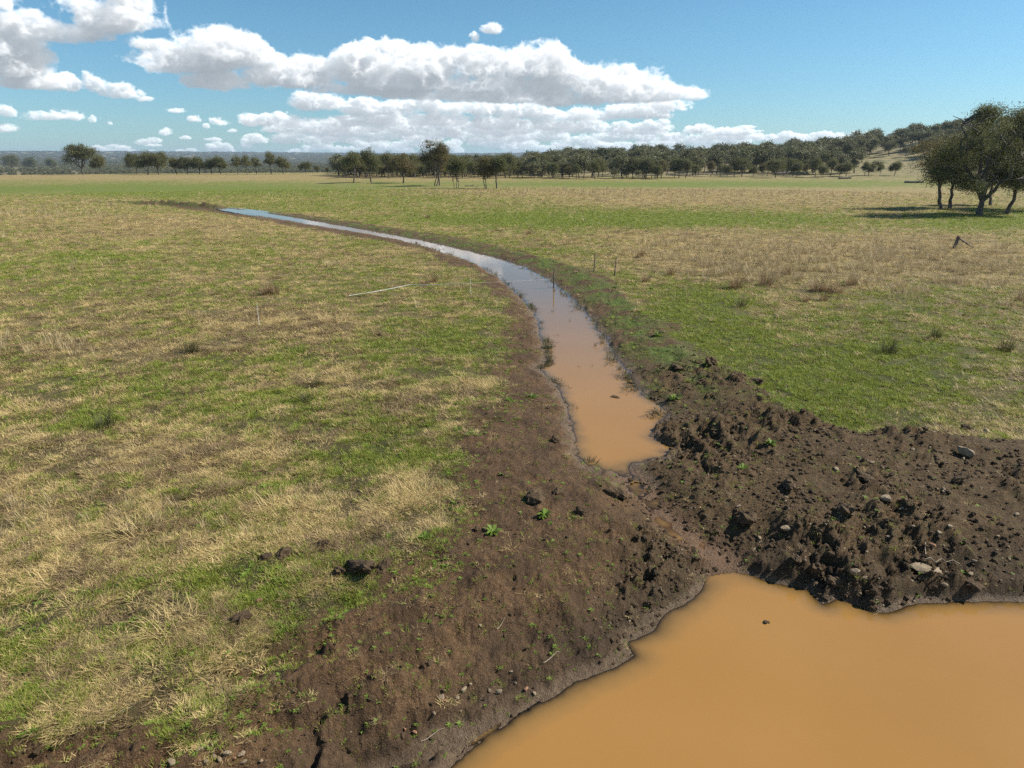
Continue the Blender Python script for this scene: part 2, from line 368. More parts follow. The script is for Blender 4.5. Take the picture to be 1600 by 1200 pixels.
# patches of green and straw in the pasture: (x, y, half width, half height, amount) read off the photograph
GREEN = [(250,296,420,9,.75),(640,312,260,10,.55),(900,342,260,11,.55),(1150,345,180,9,.35),(1120,288,330,4.5,.75),(1230,620,190,60,1.1),(1080,500,70,45,.9),(1420,560,200,60,.25),(1560,345,120,10,.8),
         (690,530,130,38,.45),(420,680,110,26,.3),(130,660,60,18,.4),(600,700,130,50,.25),(330,620,200,36,.22),(400,560,120,20,.15),(60,1000,120,60,.25),(420,920,160,60,.35),(760,345,250,10,.3),
         (300,277,600,4.5,-.55),(1000,312,420,9,-.55),(1000,300,520,7,-.45),(1360,410,260,34,-.6),(1120,405,140,16,-.75),(1000,372,170,14,-.35),(440,502,120,14,-.6),(560,600,200,16,-.3),(200,548,130,9,-.6),(240,700,240,24,-.35),(480,800,160,24,-.4),(300,350,330,16,-.30),(150,850,220,70,-.32),(480,500,150,22,-.25),(180,545,160,14,-.4),(620,770,70,26,-.3),(60,740,150,40,-.2),(1480,390,220,20,-.4)]
TALL = [(1400,410,220,32,1.),(1180,425,110,24,.7),(1050,410,80,18,.5),(100,335,170,14,.5),(1150,385,200,14,.4),(1500,440,150,30,.5),(60,545,120,20,.4),(1000,300,500,8,.5)]
def blobs(px, py, L):
    s = np.zeros_like(px)
    for (cx, cy, rx, ry, a) in L: s += a * np.exp(-((px - cx) / rx) ** 2 - ((py - cy) / ry) ** 2)
    return s
def cover(x, y, z):
    px, py = to_pix(x, y, z); r = np.hypot(x, y)
    g = .445 + .8 * blobs(px, py, GREEN) + .27 * fbm(x, y, 3.2, 4, 3, .6) + .42 * fbm(x, y, .75, 4, 6, .65) + .22 * fbm(x, y, 17., 4, 11, .6) * sstep(20, 60, r)
    return np.clip(g, 0, 1), np.clip(blobs(px, py, TALL) + .35 * fbm(x, y, 4., 3, 2) - .1, 0, 1)

def add_mesh(name, co, faces, mat=None, parent=None, smooth=False, attrs=None, link=True):
    """co (n,3) and faces (m,k) arrays -> one mesh object"""
    me = bpy.data.meshes.new(name); co = np.asarray(co, np.float32); faces = np.asarray(faces, np.int32)
    m, k = faces.shape
    me.vertices.add(len(co)); me.vertices.foreach_set('co', co.ravel())
    me.loops.add(m * k); me.loops.foreach_set('vertex_index', faces.ravel())
    me.polygons.add(m); me.polygons.foreach_set('loop_start', np.arange(0, m * k, k, dtype=np.int32))
    if smooth: me.polygons.foreach_set('use_smooth', np.ones(m, bool))
    for nm, v in (attrs or {}).items():
        at = me.attributes.new(nm, 'FLOAT', 'POINT'); at.data.foreach_set('value', np.asarray(v, np.float32))
    me.update(calc_edges=True)
    if mat: me.materials.append(mat)
    o = bpy.data.objects.new(name, me)
    if link: COL.objects.link(o)
    if parent: o.parent = parent
    return o
def tag(o, label=None, cat=None, group=None, kind=None):
    for k, v in (('label', label), ('category', cat), ('group', group), ('kind', kind)):
        if v: o[k] = v
    return o
def empty(name, loc, rz=0.):
    o = bpy.data.objects.new(name, None); COL.objects.link(o); o.location = loc; o.rotation_euler = (0, 0, rz); o.empty_display_size = .2
    return o
def new_mat(name):
    m = bpy.data.materials.new(name); m.use_nodes = True
    t = NT(m.node_tree); b = t.n['Principled BSDF']
    return m, t, b

# ------------------------------------------------------------------ materials of the land
def ground_material():
    m, t, b = new_mat('paddock_ground')
    geo = t.new('ShaderNodeNewGeometry'); P = geo.outputs['Position']
    mp = t.new('ShaderNodeMapping'); t.link(P, mp.inputs[0])
    A = lambda n: t.attr(n).outputs['Fac']
    green, mud, wet, rightm, bankg, wood, ddist = A('green'), A('mud'), A('wet'), A('spoil'), A('bankg'), A('wood'), A('dist')
    n1 = t.noise(P, 1.3, 5, .65); n2 = t.noise(P, 9., 4, .7); n3 = t.noise(P, 38., 3, .65); nb = t.noise(P, .22, 4, .6)
    # pasture: thatch and straw against green shoots
    straw = t.mix(t.ramp(n2, .3, .7), (.190, .140, .052), (.400, .310, .132))
    straw = t.mix(t.ramp(n3, .42, .66), straw, (.110, .083, .036))
    grn = t.mix(t.ramp(n2, .3, .7), (.080, .105, .013), (.185, .218, .030))
    grn = t.mix(t.ramp(n3, .45, .7), grn, (.050, .058, .014))
    gf = t.math('ADD', green, t.math('MULTIPLY', t.math('SUBTRACT', n2, .5), 1.1)); gf = t.math('ADD', gf, t.math('MULTIPLY', t.math('SUBTRACT', n1, .5), .7))
    past = t.mix(t.ramp(gf, .22, .78), straw, grn)
    # near the camera the ground under the blades is mostly dark thatch and soil
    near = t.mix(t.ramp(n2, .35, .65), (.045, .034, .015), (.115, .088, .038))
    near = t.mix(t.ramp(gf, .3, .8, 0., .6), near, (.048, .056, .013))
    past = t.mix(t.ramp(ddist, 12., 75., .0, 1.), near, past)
    # bare soil
    soil = t.mix(t.ramp(n1, .3, .7), (.074, .040, .0175), (.150, .085, .040))
    soil = t.mix(t.ramp(n2, .35, .72, 0., .8), soil, (.026, .015, .008))
    soil = t.mix(t.math('MULTIPLY', t.ramp(n3, .52, .70), .75), soil, (.215, .145, .078))
    soil = t.mix(t.ramp(t.noise(P, .75, 5, .68), .46, .62, 0., .6), soil, (.040, .023, .012))
    spo = t.mix(t.ramp(n2, .35, .7), (.034, .021, .009), (.122, .077, .034))
    spo = t.mix(t.ramp(n1, .50, .75, 0., .55), spo, (.150, .102, .052))
    spo = t.mix(t.math('MULTIPLY', t.ramp(t.noise(P, 3.1, 4, .6), .55, .7), .5), spo, (.110, .100, .042))
    spo = t.mix(t.math('MULTIPLY', t.ramp(n3, .55, .72), .6), spo, (.260, .190, .098))
    soil = t.mix(t.math('MULTIPLY', rightm, .85), soil, spo)
    soil = t.mix(t.math('MULTIPLY', bankg, .8), soil, (.085, .130, .022))
    soil = t.mix(t.math('MULTIPLY', A('damp'), .55), soil, (.038, .026, .017))
    silt = t.mix(t.ramp(n2, .3, .7), (.085, .054, .031), (.190, .135, .084))
    soil = t.mix(t.math('MULTIPLY', wet, .7), soil, silt)
    soil = t.mix(t.math('MULTIPLY', A('red'), .5), soil, (.170, .092, .050))
    mf = t.ramp(t.math('ADD', mud, t.math('MULTIPLY', t.math('SUBTRACT', n2, .5), .8)), .32, .68)
    colr = t.mix(mf, past, soil)
    wd = t.mix(t.ramp(nb, .4, .6), (.085, .085, .040), (.260, .205, .110))
    colr = t.mix(wood, colr, wd)
    t.link(colr, b.inputs['Base Color'])
    rg = t.math('SUBTRACT', .92, t.math('MULTIPLY', t.math('MULTIPLY', wet, mf), .34)); t.link(rg, b.inputs['Roughness'])
    b.inputs['Specular IOR Level'].default_value = .25
    hgt = t.math('ADD', t.math('MULTIPLY', n2, .8), t.math('MULTIPLY', n3, .35)); nf = t.noise(P, 110., 2, .6); hgt = t.math('ADD', hgt, t.math('MULTIPLY', nf, .14))
    bp = t.new('ShaderNodeBump'); bp.inputs['Distance'].default_value = .15; t.link(hgt, bp.inputs['Height'])
    t.link(t.math('MULTIPLY', t.ramp(ddist, 20., 200., .95, .25), t.ramp(t.math('MULTIPLY', mud, t.math('SUBTRACT', 1., rightm)), 0., 1., 1., .9)), bp.inputs['Strength']); t.link(bp.outputs[0], b.inputs['Normal'])
    return m
def water_material():
    m, t, b = new_mat('turbid_water'); t.n.remove(b)
    out = [n for n in t.n if n.type == 'OUTPUT_MATERIAL'][0]
    geo = t.new('ShaderNodeNewGeometry'); P = geo.outputs['Position']
    dep = t.attr('depth').outputs['Fac']
    fac = t.math('SUBTRACT', 1., t.math('EXPONENT', t.math('MULTIPLY', t.math('MAXIMUM', dep, 0.), -34.)))
    big = t.noise(P, .35, 3, .5)
    mud = t.mix(t.ramp(big, .3, .7), (.262, .136, .038), (.281, .149, .044))
    mud = t.mix(t.ramp(dep, .0, .16), (.17, .105, .038), mud)
    mud = t.mix(t.ramp(t.attr('dist').outputs['Fac'], 24., 46., 0., .72), mud, (.110, .082, .058))
    df = t.new('ShaderNodeBsdfDiffuse'); t.link(mud, df.inputs[0])
    tr = t.new('ShaderNodeBsdfTransparent'); tr.inputs[0].default_value = (.90, .78, .58, 1)
    mx = t.new('ShaderNodeMixShader'); t.link(fac, mx.inputs[0]); t.link(tr.outputs[0], mx.inputs[1]); t.link(df.outputs[0], mx.inputs[2])
    gl = t.new('ShaderNodeBsdfGlossy'); gl.inputs['Roughness'].default_value = .05; gl.inputs[0].default_value = (1, 1, 1, 1)
    fr = t.new('ShaderNodeFresnel'); fr.inputs[0].default_value = 1.33
    bp = t.new('ShaderNodeBump'); bp.inputs['Distance'].default_value = .004; bp.inputs['Strength'].default_value = .25
    mp = t.new('ShaderNodeMapping'); mp.inputs['Scale'].default_value = (2.5, 5, 1); t.link(P, mp.inputs[0])
    t.link(t.noise(mp.outputs[0], 1.6, 3, .5), bp.inputs['Height'])
    t.link(bp.outputs[0], gl.inputs['Normal']); t.link(bp.outputs[0], fr.inputs['Normal'])
    m2 = t.new('ShaderNodeMixShader'); t.link(fr.outputs[0], m2.inputs[0]); t.link(mx.outputs[0], m2.inputs[1]); t.link(gl.outputs[0], m2.inputs[2])
    t.link(m2.outputs[0], out.inputs[0])
    return m
M_GROUND = ground_material(); M_WATER = water_material()

# ------------------------------------------------------------------ ground sheet: fine near the camera, coarse towards the horizon
azs = np.radians(np.concatenate([np.arange(-180, -45, 4.), np.arange(-44, 44, .116), np.arange(44, 180, 4.)]))
rs = [0.4]
while rs[-1] < 15500:
    r = rs[-1]
    st = .6 if r < 5.5 else (.0056 * r if r < 70 else (.008 * r if r < 220 else (.016 * r if r < 900 else .05 * r)))
    rs.append(r + st)
rs = np.array(rs); NA, NR = len(azs), len(rs)
GX = (rs[:, None] * np.sin(azs)[None]).ravel(); GY = (rs[:, None] * np.cos(azs)[None]).ravel()
G = land(GX, GY); GZ = G['z']
gg, gt = cover(GX, GY, GZ)
dist = np.hypot(GX, GY); azd_ = np.degrees(np.arctan2(GX, GY))
wood = np.maximum(sstep(345, 420, dist + 30 * fbm(GX, GY, 90, 3, 2)) * sstep(0, 5, azd_), sstep(1000, 1500, dist)) * .8
wood = np.clip(wood + .5 * fbm(GX, GY, 120, 3, 9) * (wood > .05), 0, 1)
ii = (np.arange(NR - 1)[:, None] * NA + np.arange(NA)[None]).ravel(); jn = np.tile(np.append(np.arange(1, NA), 0), NR - 1) + np.repeat(np.arange(NR - 1) * NA, NA)
quads = np.stack([ii, jn, jn + NA, ii + NA], 1)
co = np.stack([GX, GY, GZ], 1)
cen = len(co); co = np.vstack([co, [[0, 0, ZP - 1.5]]])
def ext(v): return np.append(v, v[0])
ground = add_mesh('ground', co, quads, M_GROUND, smooth=True, attrs=dict(green=ext(gg), mud=ext(G['mud']), wet=ext(G['wet']), spoil=ext(G['right']), bankg=ext(G['bankg']), red=ext(G['red']), damp=ext(np.where(dist < 60, (1 - sstep(.12, .75, G['z'] - ZP + .25 * fbm(GX, GY, 1.1, 3, 4))) * (G['dp'] < 5), 0.)), wood=ext(wood), dist=ext(dist)))
tag(ground, kind='structure')
# water sheets share the ground's grid, flat at their own level
def water_sheet(name, level, mask, label):
    keep = mask[quads].any(1)
    q = quads[keep]; ids, inv = np.unique(q, return_inverse=True)
    c = co[ids].copy(); dep = level - c[:, 2]; c[:, 2] = level
    o = add_mesh(name, c, inv.reshape(-1, 4), M_WATER, smooth=True, attrs=dict(depth=dep, dist=np.hypot(c[:, 0], c[:, 1]))); tag(o, label, None, None, 'structure')
    return o
low = np.append(G['z'], 9)
water_sheet('dam_water', ZP, (low < ZP + .12) & (np.append(G['dp'], 9) < .7), 'muddy orange water of the dam in the corner')
water_sheet('channel_water', ZC, (low < ZC + .10) & (np.append(G['dc'], 9) < 1.0), 'strip of muddy water curving along the channel')

tp = []; tq = []                                   # the trickle between them runs down in a sloping ribbon
tt_ = np.linspace(.5, 7, 90)
for t_ in tt_:
    p = np.array([np.interp(t_, np.arange(8), TRICK[:, 0]), np.interp(t_, np.arange(8), TRICK[:, 1])]); q = np.array([np.interp(min(t_ + .3, 7), np.arange(8), TRICK[:, 0]), np.interp(min(t_ + .3, 7), np.arange(8), TRICK[:, 1])]) - p
    if np.hypot(*q) < 1e-3: q = np.array([.3, -1.])
    q /= np.hypot(*q); nrm = np.array([-q[1], q[0]])
    for k in range(9): tp.append([*(p + nrm * (k - 4) / 4 * .55), sample(t_, TRICK_Z) + .028])
for i in range(len(tt_) - 1):
    for k in range(8): tq.append((i * 9 + k, i * 9 + 9 + k, i * 9 + 10 + k, i * 9 + 1 + k))
tp = np.array(tp); td = tp[:, 2] - land(tp[:, 0], tp[:, 1])['z']
tag(add_mesh('trickle_water', tp, np.array(tq), M_WATER, smooth=True, attrs=dict(depth=td)), 'thin reddish trickle running from channel to dam', None, None, 'structure')

# ------------------------------------------------------------------ vegetation materials
def leaf_material(name, c0, c1, trans=.35, rough=.6, attr=None):
    m, t, b = new_mat(name)
    oi = t.new('ShaderNodeObjectInfo'); geo = t.new('ShaderNodeNewGeometry')
    base = t.mix(oi.outputs['Random'], c0, c1)
    base = t.mix(t.ramp(geo.outputs['Random Per Island'], 0, 1, 0, .5), base, tuple(min(1, v * 1.6) for v in c1))
    t.link(base, b.inputs['Base Color']); b.inputs['Roughness'].default_value = rough; b.inputs['Specular IOR Level'].default_value = .25
    out = [n for n in t.n if n.type == 'OUTPUT_MATERIAL'][0]
    tl = t.new('ShaderNodeBsdfTranslucent'); t.link(base, tl.inputs[0])
    mx = t.new('ShaderNodeMixShader'); mx.inputs[0].default_value = trans
    t.link(b.outputs[0], mx.inputs[1]); t.link(tl.outputs[0], mx.inputs[2]); t.link(mx.outputs[0], out.inputs[0])
    return m
M_LEAF = leaf_material('gum_leaves', (.080, .092, .032), (.130, .122, .044), .38)
M_LEAF_RUST = leaf_material('rusty_gum_leaves', (.098, .090, .032), (.140, .110, .040), .38)
M_LEAF_FAR = leaf_material('woodland_leaves', (.088, .100, .046), (.140, .132, .062), .25)
M_GREENB = leaf_material('green_grass_blades', (.136, .180, .025), (.262, .288, .050), .35)
M_DRYB = leaf_material('straw_blades', (.360, .268, .112), (.500, .385, .178), .25)
M_BROWNB = leaf_material('brown_seed_grass', (.260, .200, .105), (.410, .325, .180), .25)
M_WEED = leaf_material('broad_weed_leaves', (.085, .140, .018), (.135, .200, .032), .3)
def bark_material():
    m, t, b = new_mat('gum_bark'); geo = t.new('ShaderNodeNewGeometry')
    mp = t.new('ShaderNodeMapping'); mp.inputs['Scale'].default_value = (5, 5, .8); t.link(geo.outputs['Position'], mp.inputs[0])
    n = t.noise(mp.outputs[0], 1.6, 4, .6)
    t.link(t.mix(t.ramp(n, .35, .68), (.034, .027, .021), (.150, .125, .100)), b.inputs['Base Color']); b.inputs['Roughness'].default_value = .9
    bp = t.new('ShaderNodeBump'); bp.inputs['Distance'].default_value = .03; t.link(n, bp.inputs['Height']); t.link(bp.outputs[0], b.inputs['Normal'])
    return m
M_BARK = bark_material()

# ------------------------------------------------------------------ gum trees
def tube(path, rad, nseg=6):
    path = np.asarray(path, float); n = len(path); V = []; Fc = []
    for i in range(n):
        d = path[min(i + 1, n - 1)] - path[max(i - 1, 0)]; d /= np.linalg.norm(d) + 1e-9
        a = np.cross(d, [0.3, .9, .1] if abs(d[2]) > .8 else [0, 0, 1.]); a /= np.linalg.norm(a) + 1e-9; b = np.cross(d, a)
        for k in range(nseg):
            t = 2 * math.pi * k / nseg; V.append(path[i] + rad[i] * (math.cos(t) * a + math.sin(t) * b))
    for i in range(n - 1):
        for k in range(nseg): Fc.append((i * nseg + k, i * nseg + (k + 1) % nseg, (i + 1) * nseg + (k + 1) % nseg, (i + 1) * nseg + k))
    return np.array(V), np.array(Fc)
class Geo:
    def __init__(s): s.V = []; s.F = []; s.n = 0
    def add(s, V, Fc): s.V.append(V); s.F.append(np.asarray(Fc) + s.n); s.n += len(V)
    def get(s): return np.vstack(s.V), np.vstack(s.F)
def bend(p0, p1, rng, n=6, sag=.12, lift=0.):
    t = np.linspace(0, 1, n)[:, None]; L = np.linalg.norm(p1 - p0)
    o = rng.normal(0, 1, 3) * sag * L; o[2] = abs(o[2]) * .4 + lift * L
    w1 = rng.normal(0, 1, (n, 3)) * L * .022; w1[0] = 0; w1[-1] = 0
    return p0 + (p1 - p0) * t + o * (4 * t * (1 - t)) * .5 + w1
def leaf_quads(C, rng, s0, s1, droop=.6):
    """one thin hanging leaf spray per centre"""
    n = len(C); L = rng.uniform(s0, s1, n)[:, None]
    ax = rng.normal(0, 1, (n, 3)); ax[:, 2] = ax[:, 2] * .6 - droop; ax /= np.linalg.norm(ax, axis=1)[:, None]
    sd = np.cross(ax, rng.normal(0, 1, (n, 3))); sd /= np.linalg.norm(sd, axis=1)[:, None] + 1e-9
    w = L * rng.uniform(.22, .42, n)[:, None]
    V = np.stack([C - ax * L * .5, C + sd * w * .5 + ax * L * .05, C + ax * L * .5, C - sd * w * .5 + ax * L * .05], 1).reshape(-1, 3)
    return V, np.arange(4 * n).reshape(n, 4)
def tree_geo(seed, H, R, cb, nclump, per, leaf, fork=.25, nlimb=4, r0=.28, rc=1.0, squash=.62, stems=1, lean=0., lobes=None, nseg=6, twigs=True, topheavy=.0):
    rng = np.random.default_rng(seed); W = Geo()
    nodes = []; base_c = np.array([0, 0, (cb + H) / 2]); hh = (H - cb) / 2
    for s in range(stems):
        off = np.array([rng.normal(0, .35), rng.normal(0, .35), 0]) * (stems > 1)
        fz = H * fork * rng.uniform(.85, 1.15); dirn = rng.normal(0, .12, 2) + np.array([lean, 0]) + off[:2] * .5
        top = np.array([off[0] + dirn[0] * fz, off[1] + dirn[1] * fz, fz])
        p = bend(off + np.array([0, 0, -.25]), top, rng, 6, .04); rr = r0 / math.sqrt(stems)
        rad = np.linspace(rr * 1.1, rr * .72, 6); rad[0] *= 1.35
        W.add(*tube(p, rad, nseg + 2))
        for k in range(nlimb):
            a = 2 * math.pi * (k + rng.uniform(-.3, .3)) / nlimb + s; q = rng.uniform(.25, .72)
            tgt = np.array([math.cos(a) * R * q, math.sin(a) * R * q, cb + (H - cb) * rng.uniform(.5, .88) * (1.08 - .35 * q)])
            b = bend(top, tgt, rng, 8, .16, .05); W.add(*tube(b, np.linspace(rr * .62, rr * .14, 8), nseg)); nodes += list(b[2:])
            for j in range(3):
                i0 = rng.integers(2, 7); a2 = a + rng.normal(0, .9); tg2 = b[i0] + np.array([math.cos(a2) * R * .4, math.sin(a2) * R * .4, H * rng.uniform(.02, .17)])
                c = bend(b[i0], tg2, rng, 5, .15, .03); W.add(*tube(c, np.linspace(rr * .3, rr * .07, 5), max(4, nseg - 2))); nodes += list(c[1:])
    nodes = np.array(nodes)
    # clumps of foliage: lobes within the crown, more towards the outside
    if lobes is None:
        nl = rng.integers(5, 8); lobes = []
        for k in range(nl):
            a = 2 * math.pi * k / nl + rng.uniform(-.4, .4); q = rng.uniform(.3, .62)
            lobes.append((math.cos(a) * R * q, math.sin(a) * R * q, cb + (H - cb) * rng.uniform(.28, .70), R * rng.uniform(.36, .52)))
        lobes.append((rng.normal(0, .12) * R, rng.normal(0, .12) * R, cb + (H - cb) * .72, R * .5))
    cl = []
    while len(cl) < nclump:
        lx, ly, lz, lr = lobes[rng.integers(len(lobes))]
        d = rng.normal(0, 1, 3); d /= np.linalg.norm(d); u = rng.uniform(.3, 1) ** .5
        if d[2] < -.35 and rng.random() < .6: continue
        c = np.array([lx, ly, lz]) + d * lr * u * np.array([1, 1, min(1.1, hh / R * 1.0)])
        if c[2] > H - .2 or c[2] < cb - .1 * H: continue
        cl.append(c)
    L = Geo()
    for c in cl:
        k = int(per * rng.uniform(.5, 1.5)); s = rc * rng.uniform(.6, 1.35)
        q = rng.normal(0, 1, (k, 3)) * np.array([s, s, s * squash]) * .5
        q[:, 2] -= .15 * s * (np.hypot(q[:, 0], q[:, 1]) / s) ** 2
        L.add(*leaf_quads(c + q, rng, leaf * .7, leaf * 1.5))
        if twigs:
            n0 = nodes[np.argmin(((nodes - c) ** 2).sum(1) + np.maximum(0, nodes[:, 2] - c[2]) * 3)]
            W.add(*tube(bend(n0, c, rng, 4, .12, .04), np.array([.05, .035, .022, .012]) * (r0 / .28), 3))
    return W.get(), L.get()
def proto(seed, mat, **kw):
    (wv, wf), (lv, lf) = tree_geo(seed, **kw)
    tr = add_mesh('trunk', wv, wf, M_BARK, smooth=True, link=False); cr = add_mesh('crown', lv, lf, mat, link=False)
    return tr.data, cr.data
_rr = np.exp(np.linspace(math.log(6.), math.log(3000.), 850))
def on_land(px, py):
    """where the line of sight through a photograph pixel first meets the land"""
    d = pix_dir(px, py); hd = math.hypot(d[0], d[1]); x, y = d[0] / hd * _rr, d[1] / hd * _rr
    zr = CAM_H + d[2] / hd * _rr; zl = land(x, y)['z']; k = np.nonzero(zr < zl)[0]
    k = k[0] if len(k) else 700
    if k == 0: return float(x[0]), float(y[0]), float(zl[0])
    a = (zr[k-1] - zl[k-1]); b = (zl[k] - zr[k]); f = a / (a + b + 1e-9); f = min(max(f, 0), 1)
    return float(x[k-1] + f * (x[k] - x[k-1])), float(y[k-1] + f * (y[k] - y[k-1])), float(zl[k-1] + f * (zl[k] - zl[k-1]))
def plant(name, meshes, px, py, sc, rz, label, group=None, cat='tree', dz=0., z0=None):
    """stand a tree with its base where the pixel's ray meets the land"""
    x, y, _ = on_land(px, py)
    return plant_at(name, meshes, float(x), float(y), sc, rz, label, group, cat)
def plant_at(name, meshes, x, y, sc, rz, label, group=None, cat='tree'):
    z = float(land(np.array([x]), np.array([y]))['z'][0])
    o = empty(name, (x, y, z - .05), rz); o.scale = sc if isinstance(sc, tuple) else (sc, sc, sc)
    for nm, me in zip(('trunk', 'crown'), meshes):
        c = bpy.data.objects.new(nm, me); COL.objects.link(c); c.parent = o
    return tag(o, label, cat, group)

# right-hand clump of big gums
big = proto(11, M_LEAF, H=16.2, R=10.2, cb=3.0, nclump=330, per=190, leaf=.23, fork=.13, nlimb=7, r0=.48, rc=1.55, nseg=8,
            lobes=[(-5.6,0,8.6,3.7),(-3.2,-2,11.2,3.6),(0.5,1,12.8,3.6),(3.6,-1,12.6,3.5),(6.2,1,10.0,3.6),(0,-4.5,8.5,3.4),(-2,4.5,9.2,3.6),(4,4,9.5,3.4),(-7.4,1,6.2,2.2),(7.8,-1,6.6,2.4),(2.5,-2,14.4,1.9),(-1.4,.5,14.6,1.5),(5.9,0,14.0,1.7),(-5.5,-2,4.6,1.8),(5.0,-3,5.0,2.0),(8.6,1,4.6,1.8),(-8.2,0,8.8,1.6)])
md1 = proto(12, M_LEAF_RUST, H=13.6, R=5.6, cb=3.6, nclump=120, per=170, leaf=.24, fork=.3, nlimb=5, r0=.34, rc=1.6)
md2 = proto(13, M_LEAF, H=13.0, R=5.2, cb=3.4, nclump=120, per=170, leaf=.24, fork=.3, nlimb=5, r0=.32, rc=1.6)
G1 = 'clump of gum trees at the right edge'
plant('gum_tree', big, 1530, 337, 1.0, .3, 'largest gum tree, wide spreading crown and many pale limbs, at the right edge', G1)
plant('gum_tree', md1, 1469, 327, .95, 1.1, 'gum tree with a dark straight trunk, leftmost of the right-hand clump', G1)
plant('gum_tree', md2, 1484, 325, .92, 2.4, 'gum tree second from the left in the right-hand clump', G1)
plant('gum_tree', md2, 1571, 335, .95, 4.0, 'slim gum just right of the largest gum tree', G1)
plant('gum_tree', md1, 1604, 327, 1.05, 5.1, 'gum tree cut by the right edge of the picture', G1)
plant('gum_tree', md2, 1548, 321, .85, .4, 'gum tree half hidden behind the largest gum on the right', G1)
plant('gum_tree', md1, 1640, 330, 1.1, 2.9, 'outermost gum of the right-hand clump, mostly beyond the picture edge', G1)

# lone trees out in the paddock
small_a = proto(21, M_LEAF, H=8.6, R=2.9, cb=2.7, nclump=70, per=120, leaf=.30, fork=.34, nlimb=4, r0=.2, rc=1.15)
small_b = proto(22, M_LEAF, H=10.0, R=3.4, cb=2.9, nclump=85, per=120, leaf=.30, fork=.34, nlimb=4, r0=.2, rc=1.2)
round_c = proto(23, M_LEAF_RUST, H=8.4, R=3.9, cb=1.8, nclump=100, per=120, leaf=.30, fork=.25, nlimb=5, r0=.22, rc=1.25)
tall_d = proto(24, M_LEAF_RUST, H=12.6, R=4.6, cb=4.2, nclump=85, per=115, leaf=.30, fork=.36, nlimb=4, r0=.2, rc=1.2, stems=2, lobes=[(-2.6,0,9.6,1.7),(-1.2,.5,11.2,1.5),(1.2,0,10.6,1.6),(2.9,.2,9.8,1.3),(2.2,-.6,7.4,1.5),(-2.4,.6,7.6,1.2),(.3,.4,8.8,1.5),(3.2,.3,6.0,1.2)])
tall_e = proto(25, M_LEAF_RUST, H=10.2, R=3.4, cb=3.0, nclump=70, per=115, leaf=.30, fork=.3, nlimb=3, r0=.2, rc=1.15, stems=1, lean=.2)
droop_f = proto(26, M_LEAF, H=9.2, R=3.1, cb=1.9, nclump=80, per=115, leaf=.30, fork=.2, nlimb=4, r0=.17, rc=1.2, stems=3)
droop_g = proto(27, M_LEAF_RUST, H=9.4, R=3.0, cb=2.4, nclump=85, per=120, leaf=.30, fork=.3, nlimb=4, r0=.2, rc=1.15, stems=2)
G2 = 'lone gums in the middle of the paddock'
for me, px, py, top, Hm, rz, lab in [
    (small_a, 552, 286, 241, 8.6, .2, 'small slim paddock gum, leftmost of the lone trees in mid-field'),
    (small_b, 581, 285, 235, 10., 1.3, 'paddock gum with an oval crown, second from the left of the lone mid-field trees'),
    (round_c, 630, 286, 244, 8.4, 2.2, 'round low-crowned paddock gum standing left of the tallest lone tree'),
    (tall_d, 679, 291, 224, 12.6, .0, 'tallest lone gum, open crown on twin thin stems in mid-field'),
    (tall_e, 687, 290, 236, 10.2, .5, 'leaning gum just right of the tallest lone tree'),
    (droop_f, 714, 294, 246, 9.2, .9, 'multi-stemmed drooping gum right of the tallest lone tree'),
    (droop_g, 760, 295, 248, 9.4, 1.7, 'drooping twin-stemmed gum, second from the right of the lone trees'),
    (small_a, 777, 295, 247, 8.6, 4.2, 'slim straight gum, rightmost of the lone mid-field trees')]:
    o = plant('paddock_gum', me, px, py, 1.0, rz, lab, G2)
    d = math.hypot(o.location.x, o.location.y); s = (py - top) / F * d / Hm; o.scale = (s, s, s)
# trees along the edge of the rise on the left
G3 = 'trees along the left skyline of the paddock'
wide_h = proto(31, M_LEAF, H=12., R=6.6, cb=2.6, nclump=150, per=95, leaf=.42, fork=.2, nlimb=6, r0=.36, rc=1.7)
mid_i = proto(32, M_LEAF, H=10., R=4.6, cb=1.6, nclump=105, per=95, leaf=.42, fork=.22, nlimb=5, r0=.26, rc=1.55)
mid_j = proto(33, M_LEAF, H=10., R=4.0, cb=2.0, nclump=90, per=95, leaf=.42, fork=.3, nlimb=4, r0=.22, rc=1.45)
thin_k = proto(34, M_LEAF, H=10., R=3.2, cb=3.2, nclump=60, per=85, leaf=.36, fork=.36, nlimb=4, r0=.18, rc=1.2)
left_row = [(wide_h,130,273,234,12.,'broad domed gum, biggest of the trees on the left skyline'),(mid_j,156,272,246,10.,'smaller round gum touching the right side of the broad domed gum'),
 (mid_i,20,268,247,10.,'dark gum nearest the left edge of the skyline'),(mid_i,48,268,250,10.,'low spreading gum between the left edge and the broad domed gum'),(mid_j,82,267,250,10.,'small dark gum just left of the broad domed gum'),
 (mid_i,214,272,244,10.,'low bushy gum at the left end of the second skyline clump'),(mid_j,231,273,241,10.,'tall dark gum in the second skyline clump from the left'),(mid_i,248,273,242,10.,'dense gum at the right of the second skyline clump'),
 (mid_j,276,272,248,10.,'dark round gum at the left end of the third skyline clump'),(mid_i,293,272,248,10.,'dense gum second in the third skyline clump'),(mid_i,312,272,248,10.,'dense gum in the middle of the third skyline clump'),(mid_j,330,272,249,10.,'gum second from the right in the third skyline clump'),(mid_j,345,272,246,10.,'taller gum at the right end of the third skyline clump'),
 (thin_k,371,272,247,10.,'thin gum at the left of the fourth skyline clump'),(thin_k,386,273,246,10.,'slender gum with a clear trunk in the fourth skyline clump'),(thin_k,401,272,248,10.,'slender gum second from the middle of the fourth skyline clump'),(thin_k,424,272,241,10.,'pale crowned tall gum in the fourth skyline clump'),(mid_j,443,272,246,10.,'round gum at the right end of the fourth skyline clump')]
